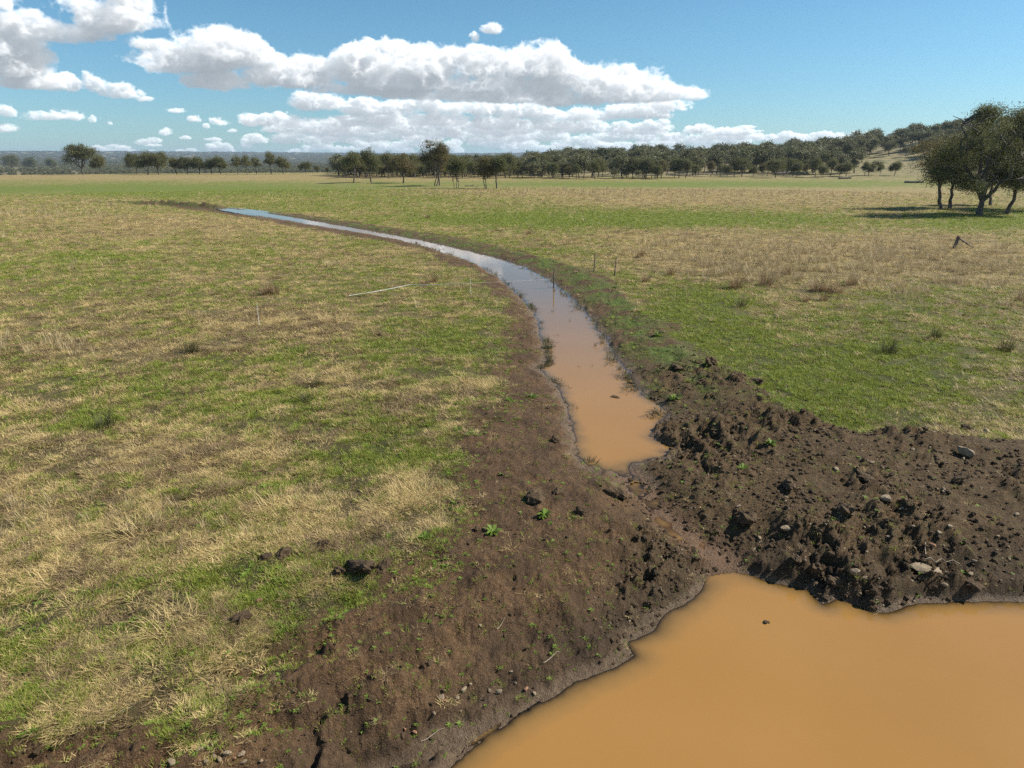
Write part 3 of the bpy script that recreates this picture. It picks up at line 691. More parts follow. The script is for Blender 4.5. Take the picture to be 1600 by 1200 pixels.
for i, (me, px, py, top, Hm, lab) in enumerate(left_row):
    o = plant('skyline_gum', me, px, py, 1.0, i * 1.37, lab, G3)
    d = math.hypot(o.location.x, o.location.y); s = (py - top) / F * d / Hm; o.scale = (s, s, s)
# belt of trees behind the lone gums and along the foot of the hill: each of the front trees is its own thing
rng = np.random.default_rng(5)
belt = [small_b, mid_i, mid_j, droop_g, thin_k, mid_i]
BN = {}
def ordinal(k):
    ones = ['', 'first', 'second', 'third', 'fourth', 'fifth', 'sixth', 'seventh', 'eighth', 'ninth', 'tenth', 'eleventh', 'twelfth', 'thirteenth', 'fourteenth', 'fifteenth', 'sixteenth', 'seventeenth', 'eighteenth', 'nineteenth']
    tens = {2: 'twent', 3: 'thirt', 4: 'fort', 5: 'fift'}
    return ones[k] if k < 20 else (tens[k // 10] + 'ieth' if k % 10 == 0 else tens[k // 10] + 'y-' + ones[k % 10])
pxs = list(np.arange(468, 540, 14.)) + list(np.arange(544, 862, 10.5)) + list(np.arange(864, 1404, 12.4))
for i, p0 in enumerate(pxs):
    px = p0 + rng.uniform(-4, 4)
    py = (277.5 if px < 860 else 279.0 if px < 1080 else 276.5 if px < 1300 else 275) + rng.uniform(-2.2, 1.4)
    if px > 1405: break
    if rng.random() < .10 and px > 862: continue
    if px < 540: py = 271 + rng.uniform(-1, 1)
    lab, grp = ('gum from the left in the tree belt behind the lone paddock trees', 'tree belt behind the lone gums') if px < 862 else ('gum from the left in the front row below the wooded hill', 'front row of gums below the hill')
    if px < 540: lab, grp = 'small gum from the left on the far edge before the lone trees', 'far edge gums'
    BN[grp] = BN.get(grp, 0) + 1
    o = plant('belt_gum', belt[i % 6], px, py, 1.0, rng.uniform(0, 6.3), ordinal(BN[grp]) + ' ' + lab, grp)
    s = rng.uniform(.62, 1.15) * (1.12 if px < 860 else .92) * (.62 if px < 540 else 1); o.scale = (s * rng.uniform(.9, 1.15), s * rng.uniform(.9, 1.15), s)

# ------------------------------------------------------------------ scattered cover: one object of points, instanced through geometry nodes
def scatter(name, co, rot, scl, idx, protos, label, cat, attrs=None):
    pc = bpy.data.collections.new(name + '_kinds')
    for i, p in enumerate(protos):
        p.name = 'kind_%s_%02d' % (name, i); pc.objects.link(p)
    me = bpy.data.meshes.new(name); me.vertices.add(len(co)); me.vertices.foreach_set('co', np.asarray(co, np.float32).ravel())
    a = me.attributes.new('rotv', 'FLOAT_VECTOR', 'POINT'); a.data.foreach_set('vector', np.asarray(rot, np.float32).ravel())
    scl = np.asarray(scl, np.float32); scl = scl if scl.ndim == 2 else np.repeat(scl[:, None], 3, 1)
    a = me.attributes.new('sclv', 'FLOAT_VECTOR', 'POINT'); a.data.foreach_set('vector', scl.ravel())
    a = me.attributes.new('idx', 'INT', 'POINT'); a.data.foreach_set('value', np.asarray(idx, np.int32))
    o = bpy.data.objects.new(name, me); COL.objects.link(o)
    ng = bpy.data.node_groups.new(name + '_scatter', 'GeometryNodeTree')
    ng.interface.new_socket('Geometry', in_out='INPUT', socket_type='NodeSocketGeometry'); ng.interface.new_socket('Geometry', in_out='OUTPUT', socket_type='NodeSocketGeometry')
    n = ng.nodes; gi = n.new('NodeGroupInput'); go = n.new('NodeGroupOutput'); ip = n.new('GeometryNodeInstanceOnPoints'); ci = n.new('GeometryNodeCollectionInfo')
    ci.inputs['Collection'].default_value = pc; ci.inputs['Separate Children'].default_value = True; ci.inputs['Reset Children'].default_value = True
    def na(nm, ty):
        q = n.new('GeometryNodeInputNamedAttribute'); q.data_type = ty; q.inputs['Name'].default_value = nm; return q.outputs['Attribute']
    l = ng.links; l.new(gi.outputs[0], ip.inputs['Points']); l.new(ci.outputs[0], ip.inputs['Instance']); ip.inputs['Pick Instance'].default_value = True
    l.new(na('idx', 'INT'), ip.inputs['Instance Index']); l.new(na('rotv', 'FLOAT_VECTOR'), ip.inputs['Rotation']); l.new(na('sclv', 'FLOAT_VECTOR'), ip.inputs['Scale'])
    l.new(ip.outputs[0], go.inputs[0])
    md = o.modifiers.new('scatter', 'NODES'); md.node_group = ng
    tag(o, label, cat, None, 'stuff'); return o
def blade_tuft(seed, n, h0, h1, spread, width, lean0, lean1, mat, curl=.5, seg=3):
    rng = np.random.default_rng(seed); V = []; Fc = []
    for i in range(n):
        a = rng.uniform(0, 6.283); d = spread * math.sqrt(rng.random()); b = rng.uniform(0, 6.283)
        p = np.array([math.cos(b) * d, math.sin(b) * d, -.006]); L = rng.uniform(h0, h1); el = math.pi / 2 - rng.uniform(lean0, lean1)
        az = b + rng.normal(0, .8); sd = np.array([-math.sin(az), math.cos(az), 0]) * width * rng.uniform(.6, 1.3) * .5
        k0 = len(V)
        for j in range(seg + 1):
            t = j / seg; wv = sd * (1 - t * .85); V += [p - wv, p + wv]
            p = p + L / seg * np.array([math.cos(az) * math.cos(el), math.sin(az) * math.cos(el), math.sin(el)]); el -= curl * rng.uniform(.3, 1.3) / seg; 
            if p[2] < .004: p[2] = .004
        for j in range(seg): Fc.append((k0 + 2 * j, k0 + 2 * j + 1, k0 + 2 * j + 3, k0 + 2 * j + 2))
    return add_mesh('tuft', np.array(V), np.array(Fc), mat, link=False)
def rosette(seed, n, L, mat, up=.5):
    rng = np.random.default_rng(seed); V = []; Fc = []
    for i in range(n):
        a = 6.283 * i / n + rng.normal(0, .3); l = L * rng.uniform(.5, 1.2); w = l * rng.uniform(.3, .45); u = rng.uniform(.1, up)
        d = np.array([math.cos(a), math.sin(a), 0]); s = np.array([-math.sin(a), math.cos(a), 0]); k0 = len(V)
        V += [d * .01, d * l * .5 - s * w * .5 + [0, 0, l * u * .7], d * l + [0, 0, l * u * .6], d * l * .5 + s * w * .5 + [0, 0, l * u * .8]]
        Fc.append((k0, k0 + 1, k0 + 2, k0 + 3))
    return add_mesh('rosette', np.array(V), np.array(Fc), mat, link=False)
rng = np.random.default_rng(9)
def ring_points(n, r0, r1, amax=45., bias=0.):
    a = np.radians(rng.uniform(-amax, amax, n)); u = rng.random(n)
    r = r0 * (r1 / r0) ** u
    return r * np.sin(a), r * np.cos(a), r
# short pasture: green shoots, straw, brown seed heads, broad weeds
green_k = [blade_tuft(s, 26, .03, .09, .10, .010, .1, .9, M_GREENB, .6, 2) for s in (1, 2, 3)]
mat_k = [blade_tuft(s, 26, .05, .14, .12, .009, .9, 1.45, M_DRYB, .3, 2) for s in (4, 5)]
straw_k = [blade_tuft(s, 22, .09, .26, .12, .007, .85, 1.5, M_DRYB, .7, 3) for s in (6, 7)]
M_THATCH = leaf_material('dead_thatch', (.125, .085, .044), (.235, .168, .088), .2)
thatch_k = [blade_tuft(s, 30, .05, .16, .13, .009, .9, 1.45, M_THATCH, .3, 2) for s in (14, 15)]
seed_k = [blade_tuft(s, 22, .16, .38, .07, .009, .05, .6, M_BROWNB, .4, 3) for s in (8, 9)]
weed_k = [rosette(s, 11, .075, M_WEED) for s in (10, 11)]
kinds = green_k + mat_k + straw_k + seed_k + weed_k + thatch_k
x, y, r = ring_points(300000, 6.8, 230.)
g = land(x, y); z = g['z']; gr, tl = cover(x, y, z); mud = g['mud']; R_ = rng.random(len(x)); R2 = rng.random(len(x))
spark = .045 + .10 * np.clip(fbm(x, y, 1.2, 3, 3) + .1, 0, 1)
ed = g['edge'] + .5 * fbm(x, y, .45, 3, 9, .6)
dens = np.maximum(sstep(-1.7, 1.1, ed) ** 1.5, spark * (1 - .5 * g['right']) + .42 * g['bankg'])
dens = dens * np.where((fbm(x, y, 1.5, 4, 1, .62) < -.20) & (r < 60), .25, 1.)
keep = (R_ < dens) & (g['shore'] > .12)
x, y, z, r, gr, tl, mud, R2, bk = [v[keep] for v in (x, y, z, r, gr, tl, mud, R2, g['bankg'])]
clump = np.clip(.5 + .9 * fbm(x, y, 1.7, 3, 8, .6), 0, 1); pd = np.clip(.97 - .92 * sstep(.18, .80, gr), .05, .97)
pick = rng.random(len(x)); idx = rng.integers(0, 3, len(x))
isdry = pick < pd * np.where(mud > .5, .45, 1.)
idx = np.where(isdry, 3 + rng.integers(0, 2, len(x)), idx)
idx = np.where(isdry & (R2 < .42 * clump ** 3 + .015), 5 + rng.integers(0, 2, len(x)), idx)
idx = np.where((rng.random(len(x)) < tl * np.clip(.16 + 1.2 * fbm(x, y, 1.6, 4, 12, .65), .02, .7)) & (mud < .5), 7 + rng.integers(0, 2, len(x)), idx)
idx = np.where((~isdry) & (R2 > .90 - .25 * np.clip(fbm(x, y, .9, 2, 13), 0, 1)), 9 + rng.integers(0, 2, len(x)), idx)
idx = np.where((mud > .5) & (rng.random(len(x)) < .25 + .5 * bk), 9 + rng.integers(0, 2, len(x)), idx)
th = fbm(x, y, .55, 3, 6, .6) + .6 * fbm(x, y, 2.1, 3, 14)
idx = np.where(isdry & (idx < 7) & (rng.random(len(x)) < np.clip(.22 + 1.5 * th, .03, .85)), 11 + rng.integers(0, 2, len(x)), idx)
sc = rng.uniform(.6, 1.45, len(x)) * np.clip((r / 13) ** .42, .95, 3.0) * np.where(mud > .5, .75, 1.) * np.where(idx == 7, .85, 1)
rot = np.stack([rng.normal(0, .12, len(x)), rng.normal(0, .12, len(x)), rng.uniform(0, 6.283, len(x))], 1)
scatter('grass', np.stack([x, y, z], 1), rot, sc, idx, kinds, 'short mixed green and straw pasture grass covering the paddock', 'grass')

# the wooded hill and the plain beyond: far woodland read as one mass
far_a = [proto(s, M_LEAF_FAR, H=10., R=rr, cb=2.4, nclump=34, per=34, leaf=.8, fork=.3, nlimb=4, r0=.22, rc=1.7, nseg=4, twigs=False) for s, rr in ((41, 3.6), (42, 4.4), (43, 3.2), (44, 4.0))]
def join_kind(mp):
    tr, cr = mp; o = bpy.data.objects.new('far_gum', cr.copy())
    v0 = np.empty(len(cr.vertices) * 3, np.float32); cr.vertices.foreach_get('co', v0); f0 = np.empty(len(cr.polygons) * 4, np.int32); cr.loops.foreach_get('vertex_index', f0)
    v1 = np.empty(len(tr.vertices) * 3, np.float32); tr.vertices.foreach_get('co', v1); f1 = np.empty(len(tr.polygons) * 4, np.int32); tr.loops.foreach_get('vertex_index', f1)
    o = add_mesh('far_gum', np.vstack([v0.reshape(-1, 3), v1.reshape(-1, 3)]), np.vstack([f0.reshape(-1, 4), f1.reshape(-1, 4) + len(v0) // 3]), M_LEAF_FAR, link=False)
    o.data.materials.append(M_BARK); mi = np.zeros(len(o.data.polygons), np.int32); mi[len(f0) // 4:] = 1; o.data.polygons.foreach_set('material_index', mi)
    return o
far_k = [join_kind(m) for m in far_a]
n = 2900; a = rng.uniform(1.5, 46, n); rr = 345 + (1150 - 345) * rng.random(n) ** .85
xh, yh = rr * np.sin(np.radians(a)), rr * np.cos(np.radians(a))
clr = fbm(xh, yh, 70, 3, 4)
k = (clr > -.13 + .16 * (rr < 410)) & ~((a > 27) & (rr < 430)) & ~((a > 20) & (a < 27) & (rr < 380))
xh, yh, rr = xh[k], yh[k], rr[k]; k = np.ones(len(xh), bool); sh = rng.uniform(.55, 1.5, k.sum()) * np.where(rr[k] < 400, .8, 1.)
a = np.radians(rng.uniform(-13.6, 3.5, 420)); rb = rng.uniform(385, 560, 420)
xh = np.append(xh, rb * np.sin(a)); yh = np.append(yh, rb * np.cos(a)); sh = np.append(sh, rng.uniform(.75, 1.2, 420))
def wood_scatter(name, x, y, s, sz, label):
    n = len(x); z = land(x, y)['z']
    scatter(name, np.stack([x, y, z - .1], 1), np.stack([np.zeros(n), np.zeros(n), rng.uniform(0, 6.28, n)], 1), np.stack([s * sz, s * sz, s], 1), rng.integers(0, 4, n), [o.copy() for o in far_k], label, 'woodland')
wood_scatter('hill_woodland', xh, yh, sh, rng.uniform(.9, 1.3, len(xh)), 'olive grey gum woodland covering the low hill on the right')
n = 15000; a = rng.uniform(-44, 12, n); rr = 1250 * (9600 / 1250) ** rng.random(n)
xh, yh = rr * np.sin(np.radians(a)), rr * np.cos(np.radians(a)); cl_ = fbm(xh, yh, 260, 3, 5) + .5 * fbm(xh, yh, 1100, 2, 7)
k = (cl_ > -.20 - .35 * sstep(2500, 6000, rr)) & ~((a > 2) & (rr < 900)); xh, yh, rr = xh[k], yh[k], rr[k]
wood_scatter('plain_woodland', xh, yh, rng.uniform(.7, 1.25, len(xh)) * np.clip(rr / 3500, 1, 1.5), np.clip(rr / 1500, 1., 5.), 'distant blue grey woodland on the plain below the horizon')

# ------------------------------------------------------------------ small things: fence, stones, clods, tussocks, reeds
def plain_mat(name, c0, c1, scale=9., rough=.85, metal=0., bump=.01):
    m, t, b = new_mat(name); tcn = t.new('ShaderNodeTexCoord'); n = t.noise(tcn.outputs['Object'], scale, 4, .65)
    oi = t.new('ShaderNodeObjectInfo'); f = t.math('ADD', t.ramp(n, .3, .7, 0, .7), t.math('MULTIPLY', oi.outputs['Random'], .3))
    t.link(t.mix(f, c0, c1), b.inputs['Base Color']); b.inputs['Roughness'].default_value = rough; b.inputs['Metallic'].default_value = metal; b.inputs['Specular IOR Level'].default_value = .3
    bp = t.new('ShaderNodeBump'); bp.inputs['Distance'].default_value = bump; t.link(n, bp.inputs['Height']); t.link(bp.outputs[0], b.inputs['Normal'])
    return m
M_STEEL = plain_mat('weathered_steel', (.030, .026, .024), (.075, .055, .042), 14., .6, .3, .002)
M_TAPE = plain_mat('white_tape', (.70, .70, .68), (.82, .82, .80), 5., .5, 0, .001)
M_PLASTIC = plain_mat('white_plastic', (.62, .62, .60), (.78, .78, .76), 5., .5, 0, .001)
M_TIMBER = plain_mat('grey_timber', (.060, .050, .042), (.190, .165, .140), 12., .9, 0, .015)
M_STONE = plain_mat('buff_stone', (.115, .085, .055), (.330, .255, .165), 5., .85, 0, .02)
M_RUST = plain_mat('rust_stone', (.200, .100, .055), (.340, .190, .110), 6., .85, 0, .02)
M_CLOD = plain_mat('dark_clod', (.036, .023, .012), (.110, .072, .038), 13., .95, 0, .03)
M_STICK = plain_mat('dead_stick', (.180, .140, .095), (.360, .300, .220), 12., .9, 0, .004)
import bmesh
def lump_mesh(name, seed, sub, rough, flat, mat, jag=0.):
    rg = np.random.default_rng(seed); bm = bmesh.new(); bmesh.ops.create_icosphere(bm, subdivisions=sub, radius=.5)
    st = np.array([rg.uniform(.8, 1.25), rg.uniform(.65, 1.0), flat]); cut = [(v / np.linalg.norm(v), rg.uniform(.26, .42)) for v in rg.normal(0, 1, (7, 3))]
    ph = rg.uniform(0, 50, 3)
    for v in bm.verts:
        p = np.array(v.co)
        if jag:
            for nrm, d in cut:
                e = p @ nrm - d
                if e > 0: p = p - nrm * e
        q = p * 4 + ph; f = float(vn(q[0] + q[2] * .7, q[1] - q[2] * .6, 3)) + .7 * float(vn(q[0] * 2.3 + q[2], q[1] * 2.3 + q[2], 5)) + .4 * float(vn(q[0] * 5 - q[2] * 3, q[1] * 5 + q[2] * 4, 7))
        v.co = Vector(p * (1 + rough * f) * st)
    me = bpy.data.meshes.new(name); bm.to_mesh(me); bm.free(); me.materials.append(mat)
    return me
stone_m = [lump_mesh('stone', 100 + i, 2, .06, .55, M_STONE, 1) for i in range(5)]
rust_m = [lump_mesh('stone', 120 + i, 2, .06, .55, M_RUST, 1) for i in range(3)]
clod_m = [lump_mesh('clod', 140 + i, 3, .30, .62, M_CLOD) for i in range(5)]
rg = np.random.default_rng(33)
def lay(name, me, px, py, size, label, cat, group=None, sink=.25, flat=1., xy=None):
    x, y, z = on_land(px, py) if xy is None else xy
    o = bpy.data.objects.new(name, me); COL.objects.link(o); o.location = (x, y, z + size * (.5 * .55 * flat - sink * .4))
    o.rotation_euler = (rg.normal(0, .2), rg.normal(0, .2), rg.uniform(0, 6.28)); o.scale = (size, size * rg.uniform(.75, 1.1), size * flat * rg.uniform(.8, 1.2))
    return tag(o, label, cat, group)
def star_picket(px, py, h, lean, label, z=None, tape_h=.66):
    x, y, zg = on_land(px, py)
    if z is not None: x, y = [float(v) for v in unproj(px, py, z)]; zg = z
    o = empty('star_picket', (x, y, zg), rg.uniform(0, 2)); o.rotation_euler = (lean[1], lean[0], .5)
    V = []; Fc = []
    for k in range(3):                               # three flanges of a steel star picket
        a = 2.094 * k; d = np.array([math.cos(a), math.sin(a)]); s = np.array([-d[1], d[0]]) * .005; k0 = len(V)
        for zz in (-.5, h):
            for q, w in ((0, -1), (0, 1), (.046, 1), (.046, -1)): V.append([*(d * q + s * w), zz])
        Fc += [(k0, k0+1, k0+5, k0+4), (k0+1, k0+2, k0+6, k0+5), (k0+2, k0+3, k0+7, k0+6), (k0+3, k0, k0+4, k0+7), (k0+4, k0+5, k0+6, k0+7)]
    add_mesh('shaft', np.array(V), np.array(Fc), M_STEEL, o)
    V, Fc = tube([(0, 0, tape_h - .05), (0, 0, tape_h - .03), (0, 0, tape_h + .03), (0, 0, tape_h + .05)], [.02, .032, .032, .02], 8); add_mesh('insulator', V, Fc, M_STEEL, o)
    tag(o, label, 'fence post', 'posts of the temporary electric fence'); return np.array([x, y, zg + tape_h])
def tread_in(px, py, h, label, tape_h=.8):
    x, y, zg = on_land(px, py); o = empty('tread_in_post', (x, y, zg), .4)
    V, Fc = tube([(0, 0, -.15), (0, 0, .3), (0, 0, .7), (0, 0, h)], [.011, .011, .009, .007], 6); add_mesh('rod', V, Fc, M_PLASTIC, o)
    V, Fc = tube([(0, 0, tape_h), (.03, 0, tape_h), (.05, 0, tape_h + .03), (.05, 0, tape_h + .06)], [.008] * 4, 5); add_mesh('clip', V, Fc, M_PLASTIC, o)
    V, Fc = tube([(0, 0, .05), (.04, 0, .05), (.08, 0, .045), (.10, 0, .04)], [.009] * 4, 5); add_mesh('foot_peg', V, Fc, M_PLASTIC, o)
    tag(o, label, 'fence post', 'posts of the temporary electric fence'); return np.array([x, y, zg + tape_h])
A1 = tread_in(405, 508, 1.12, 'thin white plastic fence post in the left pasture')
A2 = tread_in(735, 460, .95, 'thin white plastic fence post at the left edge of the channel', .72)
A3 = star_picket(865, 450, 1.3, (.03, .0), 'dark steel picket standing in the channel water', ZC)
A4 = star_picket(928, 424, 1.28, (.06, .0), 'dark steel picket on the bank right of the channel')
A5 = star_picket(960, 431, 1.32, (.08, .0), 'dark steel picket furthest right, at the foot of the bank')
def tape_run(pts, ws):
    C = []; WW = []
    for a, b, w in zip(pts[:-1], pts[1:], ws):
        n = 14; WW += [w] * n
        for i in range(n): t = i / n; p = a + (b - a) * t; p = p - np.array([0, 0, 4 * t * (1 - t) * .05]); C.append(p)
    C.append(pts[-1]); WW.append(ws[-1]); C = np.array(C); V = []; Fc = []
    for i, p in enumerate(C):
        tw = .5 + .5 * math.sin(i * .45); d = np.array([0, tw * .7, 1 - .3 * tw]) * WW[i]
        V += [p - d / 2 + [0, .0015, 0], p + d / 2 + [0, .0015, 0], p + d / 2 - [0, .0015, 0], p - d / 2 - [0, .0015, 0]]
    for i in range(len(C) - 1):
        for k in range(4): Fc.append((4*i + k, 4*i + (k+1) % 4, 4*i + 4 + (k+1) % 4, 4*i + 4 + k))
    return tag(add_mesh('fence_tape', np.array(V), np.array(Fc), M_TAPE), 'white electric fence tape crossing the channel and trailing into the left pasture', 'fence tape')
L0 = np.array(on_land(545, 463)) + [0, 0, .05]; L1 = np.array(on_land(640, 452)) + [0, 0, .30]
tape_run([L0, L1, A2, A3], [.030, .026, .004])
# broken strainer post and fallen strut in the dry grass on the right
x, y, z = on_land(1491, 388); fp = empty('broken_fence_post', (x, y, z))
def rough_log(p0, p1, r0, r1, seed, n=9, seg=9):
    q = np.random.default_rng(seed); p0, p1 = np.array(p0, float), np.array(p1, float); P = p0 + (p1 - p0) * np.linspace(0, 1, n)[:, None]; P[1:-1] += q.normal(0, .012, (n - 2, 3))
    V, Fc = tube(P, np.linspace(r0, r1, n) * q.uniform(.93, 1.07, n), seg)
    V = V + q.normal(0, .008, V.shape); c0 = len(V); V = np.vstack([V, P[0], P[-1]])
    caps = [(c0, (k + 1) % seg, k, k) for k in range(seg)] + [(c0 + 1, (n-1) * seg + k, (n-1) * seg + (k+1) % seg, (n-1) * seg + (k+1) % seg) for k in range(seg)]
    return V, Fc, caps
def log_part(name, parent, *a, mat=M_TIMBER):
    V, Fc, caps = rough_log(*a); me = bpy.data.meshes.new(name)
    me.from_pydata([tuple(v) for v in V], [], [tuple(int(i) for i in f) for f in Fc] + [tuple(int(i) for i in c[:3]) for c in caps]); me.materials.append(mat)
    o = bpy.data.objects.new(name, me); COL.objects.link(o); o.parent = parent; return o
log_part('post', fp, (-.05, 0, -.3), (.22, .05, 1.12), .15, .13, 1); log_part('strut', fp, (.22, -.12, .92), (2.0, .35, .05), .075, .07, 2)
tag(fp, 'leaning grey timber fence post with a fallen diagonal strut in dry grass', 'fence post')
for px, py, L, ang, r, lab in [(733, 291, 3.2, .2, .16, 'fallen grey log lying between the drooping lone gums'), (744, 292, 2.2, 1.0, .11, 'short fallen branch right of the log under the lone gums'), (1222, 273, 9., .1, .8, 'dark fallen timber at the foot of the wooded hill'), (1320, 279.5, 6., .15, .5, 'long dark log on the bare slope below the hill'), (1428, 286, 7., -.1, .5, 'dark log on the slope left of the big gum clump')]:
    x, y, z = on_land(px, py); e = empty('fallen_log', (x, y, z), ang); tag(e, lab, 'log')
    lg = log_part('log', e, (-L / 2, 0, r * .8), (L / 2, 0, r * .8), r, r * .6, int(px))
    for k in range(4): log_part('branch', lg, (L * (.1 + .1 * k), 0, r), (L * (.25 + .12 * k), (-1) ** k * L * .2, r + L * .16), r * .35, r * .12, int(px) + k)
# reed and grass clumps one can point at
M_TUSS = leaf_material('brown_tussock', (.165, .112, .058), (.280, .195, .105), .2)
tuss_b = [blade_tuft(50 + s, 190, .20, .52, .16, .009, .05, .75, M_TUSS, .5, 3).data for s in range(3)]
tuss_d = [blade_tuft(60 + s, 170, .12, .34, .26, .007, .5, 1.45, M_DRYB, .8, 3).data for s in range(3)]
M_OLIVE = leaf_material('olive_rush', (.050, .054, .020), (.085, .080, .034), .25)
tuss_o = [blade_tuft(70 + s, 130, .16, .42, .13, .008, .05, .7, M_OLIVE, .5, 3).data for s in range(2)]
def tussock(me, px, py, s, label, group=None, name='grass_tussock', cat='tussock'):
    x, y, z = on_land(px, py); o = bpy.data.objects.new(name, me); COL.objects.link(o); o.location = (x, y, z); o.rotation_euler = (0, 0, rg.uniform(0, 6)); o.scale = (s, s, s * rg.uniform(.8, 1.1)); return tag(o, label, cat, group)
for i, (kind, px, py, s, lab) in enumerate([
    ('b',418,460,1.2,'left one of a pair of brown tussocks in the left pasture'),('b',428,460,1.3,'right one of a pair of brown tussocks in the left pasture'),('o',298,550,1.5,'olive tussock with pale fringe in the left pasture'),('o',165,668,1.5,'dark olive tussock beside a bright green patch at left'),
    ('o',480,628,1.2,'grey olive tussock low in the middle of the left pasture'),('b',663,445,1.0,'small brown tussock just below the white tape, left one'),('b',678,441,1.0,'small brown tussock just below the white tape, right one'),('o',498,602,1.0,'small olive tussock above the grey one in the left pasture'),
    ('b',1150,450,1.6,'large brown tussock at the left of the tall dry grass'),('b',1195,446,1.6,'round brown tussock between the two tussock pairs on the right'),('b',1277,455,1.4,'brown tussock, left of a trio in the right pasture'),('b',1293,457,1.4,'brown tussock, middle of a trio in the right pasture'),('b',1309,458,1.2,'brown tussock, right of a trio in the right pasture'),('b',1330,446,1.2,'single brown tussock right of the trio'),
    ('o',1387,552,1.5,'bushy olive tussock in the middle of the right pasture'),('b',1228,430,1.1,'brown tussock at the edge of the tall dry grass'),('o',1157,480,1.2,'dark olive tussock below the large brown tussock'),('o',1462,528,1.1,'low grey tussock right of the bushy olive one'),('o',1570,548,1.3,'dull green tussock close to the right edge'),
    ('b',1258,471,.9,'tiny brown tussock below the trio, left'),('b',1286,470,.9,'tiny brown tussock below the trio, right'),('b',1000,402,1.2,'brown tussock behind the steel pickets'),('b',1102,419,1.0,'brown tussock on the pale straw strip'),('b',1008,440,1.1,'feathery brown tussock right of the furthest picket'),('b',1046,430,1.1,'feathery brown tussock left of the pale straw strip'),
    ('b',668,341,1.3,'brown tussock beyond the channel, near its far bank'),('b',825,366,1.2,'brown tussock in the far pasture behind the bank'),('b',1597,470,1.2,'brown tussock at the right edge of the picture'),('d',440,790,1.5,'pale straw tussock in the lower left pasture'),('d',215,830,1.6,'loose pale straw tussock near the lower left'),('d',640,775,1.5,'bleached straw tussock beside the bare mud'),
    ('d',265,975,1.4,'bleached straw tuft near the lower left bank'),('d',520,500,1.5,'pale straw clump right of the white post'),('d',95,905,1.5,'long pale straw clump close to the left edge'),('d',440,505,1.4,'pale straw clump just right of the thin white post')]):
    tussock({'b': tuss_b, 'd': tuss_d, 'o': tuss_o}[kind][i % 2], px, py, s * (1.25 if py > 600 else 1.6), lab, 'tussocks standing out in the pasture')
weed_big = [rosette(90 + s, 34, .19, M_WEED, 1.1).data for s in range(3)]
for i, (px, py, s, lab) in enumerate([(770,833,1.2,'bright green weed alone on the bare mud'),(1053,624,1.5,'green weed clump on the dark mound by the channel'),(850,806,1.0,'pale green weed left of the trickle'),(663,842,.9,'small green weed at the edge of the bare mud'),(832,622,.9,'green weed on the left mud strip beside the channel'),(795,626,.8,'green weed on the left mud strip near the grass'),
    (1160,735,1.0,'green weed low on the dark spoil heap'),(1205,695,1.0,'green weed on the upper spoil heap'),(1018,452,1.2,'dark green weed clump on the bank behind the pickets'),(960,450,1.2,'dark green weed clump on the bank crest'),(1028,525,1.3,'green weed clump on the bank above the dark mound'),(715,672,.8,'green weed where grass meets mud beside the channel')]):
    tussock(weed_big[i % 3], px, py, s, lab, 'green weeds on bare soil', 'weed', 'weed')
reed = [blade_tuft(95 + s, 26, .15, .45, .10, .010, .0, .5, M_OLIVE, .4, 3).data for s in range(2)]
for i, (px, py, s, lab) in enumerate([(864,487,.9,'dark reed clump in the water in front of the steel picket'),(945,531,1.0,'upright reeds at the right edge of the channel'),(846,514,.9,'reeds at the left edge of the channel'),(866,542,.6,'tiny reed tuft in mid channel'),(838,437,.8,'reed tuft in the channel left of the steel picket'),(767,424,.9,'reeds on the left rim of the far channel'),(890,502,.6,'sparse reeds in mid channel below the picket'),
    (905,573,.5,'leftmost tuft of the grass line across the channel'),(925,572.5,.5,'middle tuft of the grass line across the channel'),(945,572,.5,'rightmost tuft of the grass line across the channel')]):
    x, y = [float(v) for v in unproj(px, py, ZC)]; o = bpy.data.objects.new('reed_clump', reed[i % 2]); COL.objects.link(o); o.location = (x, y, ZC - .06); o.scale = (s,) * 3; o.rotation_euler = (0, 0, i * 1.3); tag(o, lab, 'reeds', 'reeds in the channel')
# clods
for i, (px, py, s, lab) in enumerate([(566,893,.66,'largest dark clod, at the edge of grass and mud'),(600,888,.34,'dark clod touching the right of the largest clod'),(530,896,.32,'dark clod touching the left of the largest clod'),(415,872,.24,'left one of a pair of dark clods in the grass'),(443,869,.34,'right one of a pair of dark clods in the grass'),(506,850,.24,'single dark clod in the grass above the largest clod'),(375,968,.3,'dark earth lump in the grass at lower left'),
    (906,802,.36,'round dark clod on the mud left of the trickle'),(838,780,.5,'wide dark clod on the mud below the channel end'),(872,770,.3,'dark clod just right of the wide one below the channel end'),(962,776,.5,'long dark clod beside the trickle'),(985,750,.14,'small dark clod in the muddy puddle'),(745,828,.2,'dark lump left of the lone bright weed'),(868,690,.3,'dark clod on the left rim of the channel end'),
    (1165,815,.6,'dark lump on the spoil right of the trickle'),(1010,660,.4,'dark clod at the right rim of the channel'),(1060,578,.5,'dark lump low on the big mound'),(1110,570,.7,'big dark lump on the crest of the mound'),(1180,600,.6,'dark lump on the mound crest near the green grass'),(1232,762,.5,'dark hollowed lump in the middle of the spoil'),(1350,752,.55,'dark lump in the upper spoil heap'),(1320,802,.5,'dark lump in the centre of the spoil heap'),
    (1275,895,.5,'dark overhanging lump on the bank above the dam'),(1300,912,.36,'dark lump just above the dam waterline'),(1245,876,.3,'dark lump left of the overhanging one'),(1500,752,.4,'dark lump far up the right spoil'),(1520,915,.3,'dark lump near the dam rim on the right'),(1510,671,.4,'dark clod where spoil meets the green grass')]):
    lay('soil_clod', clod_m[i % 5], px, py, s, lab, 'clod', 'dark clods turned up by digging', .12, .8)
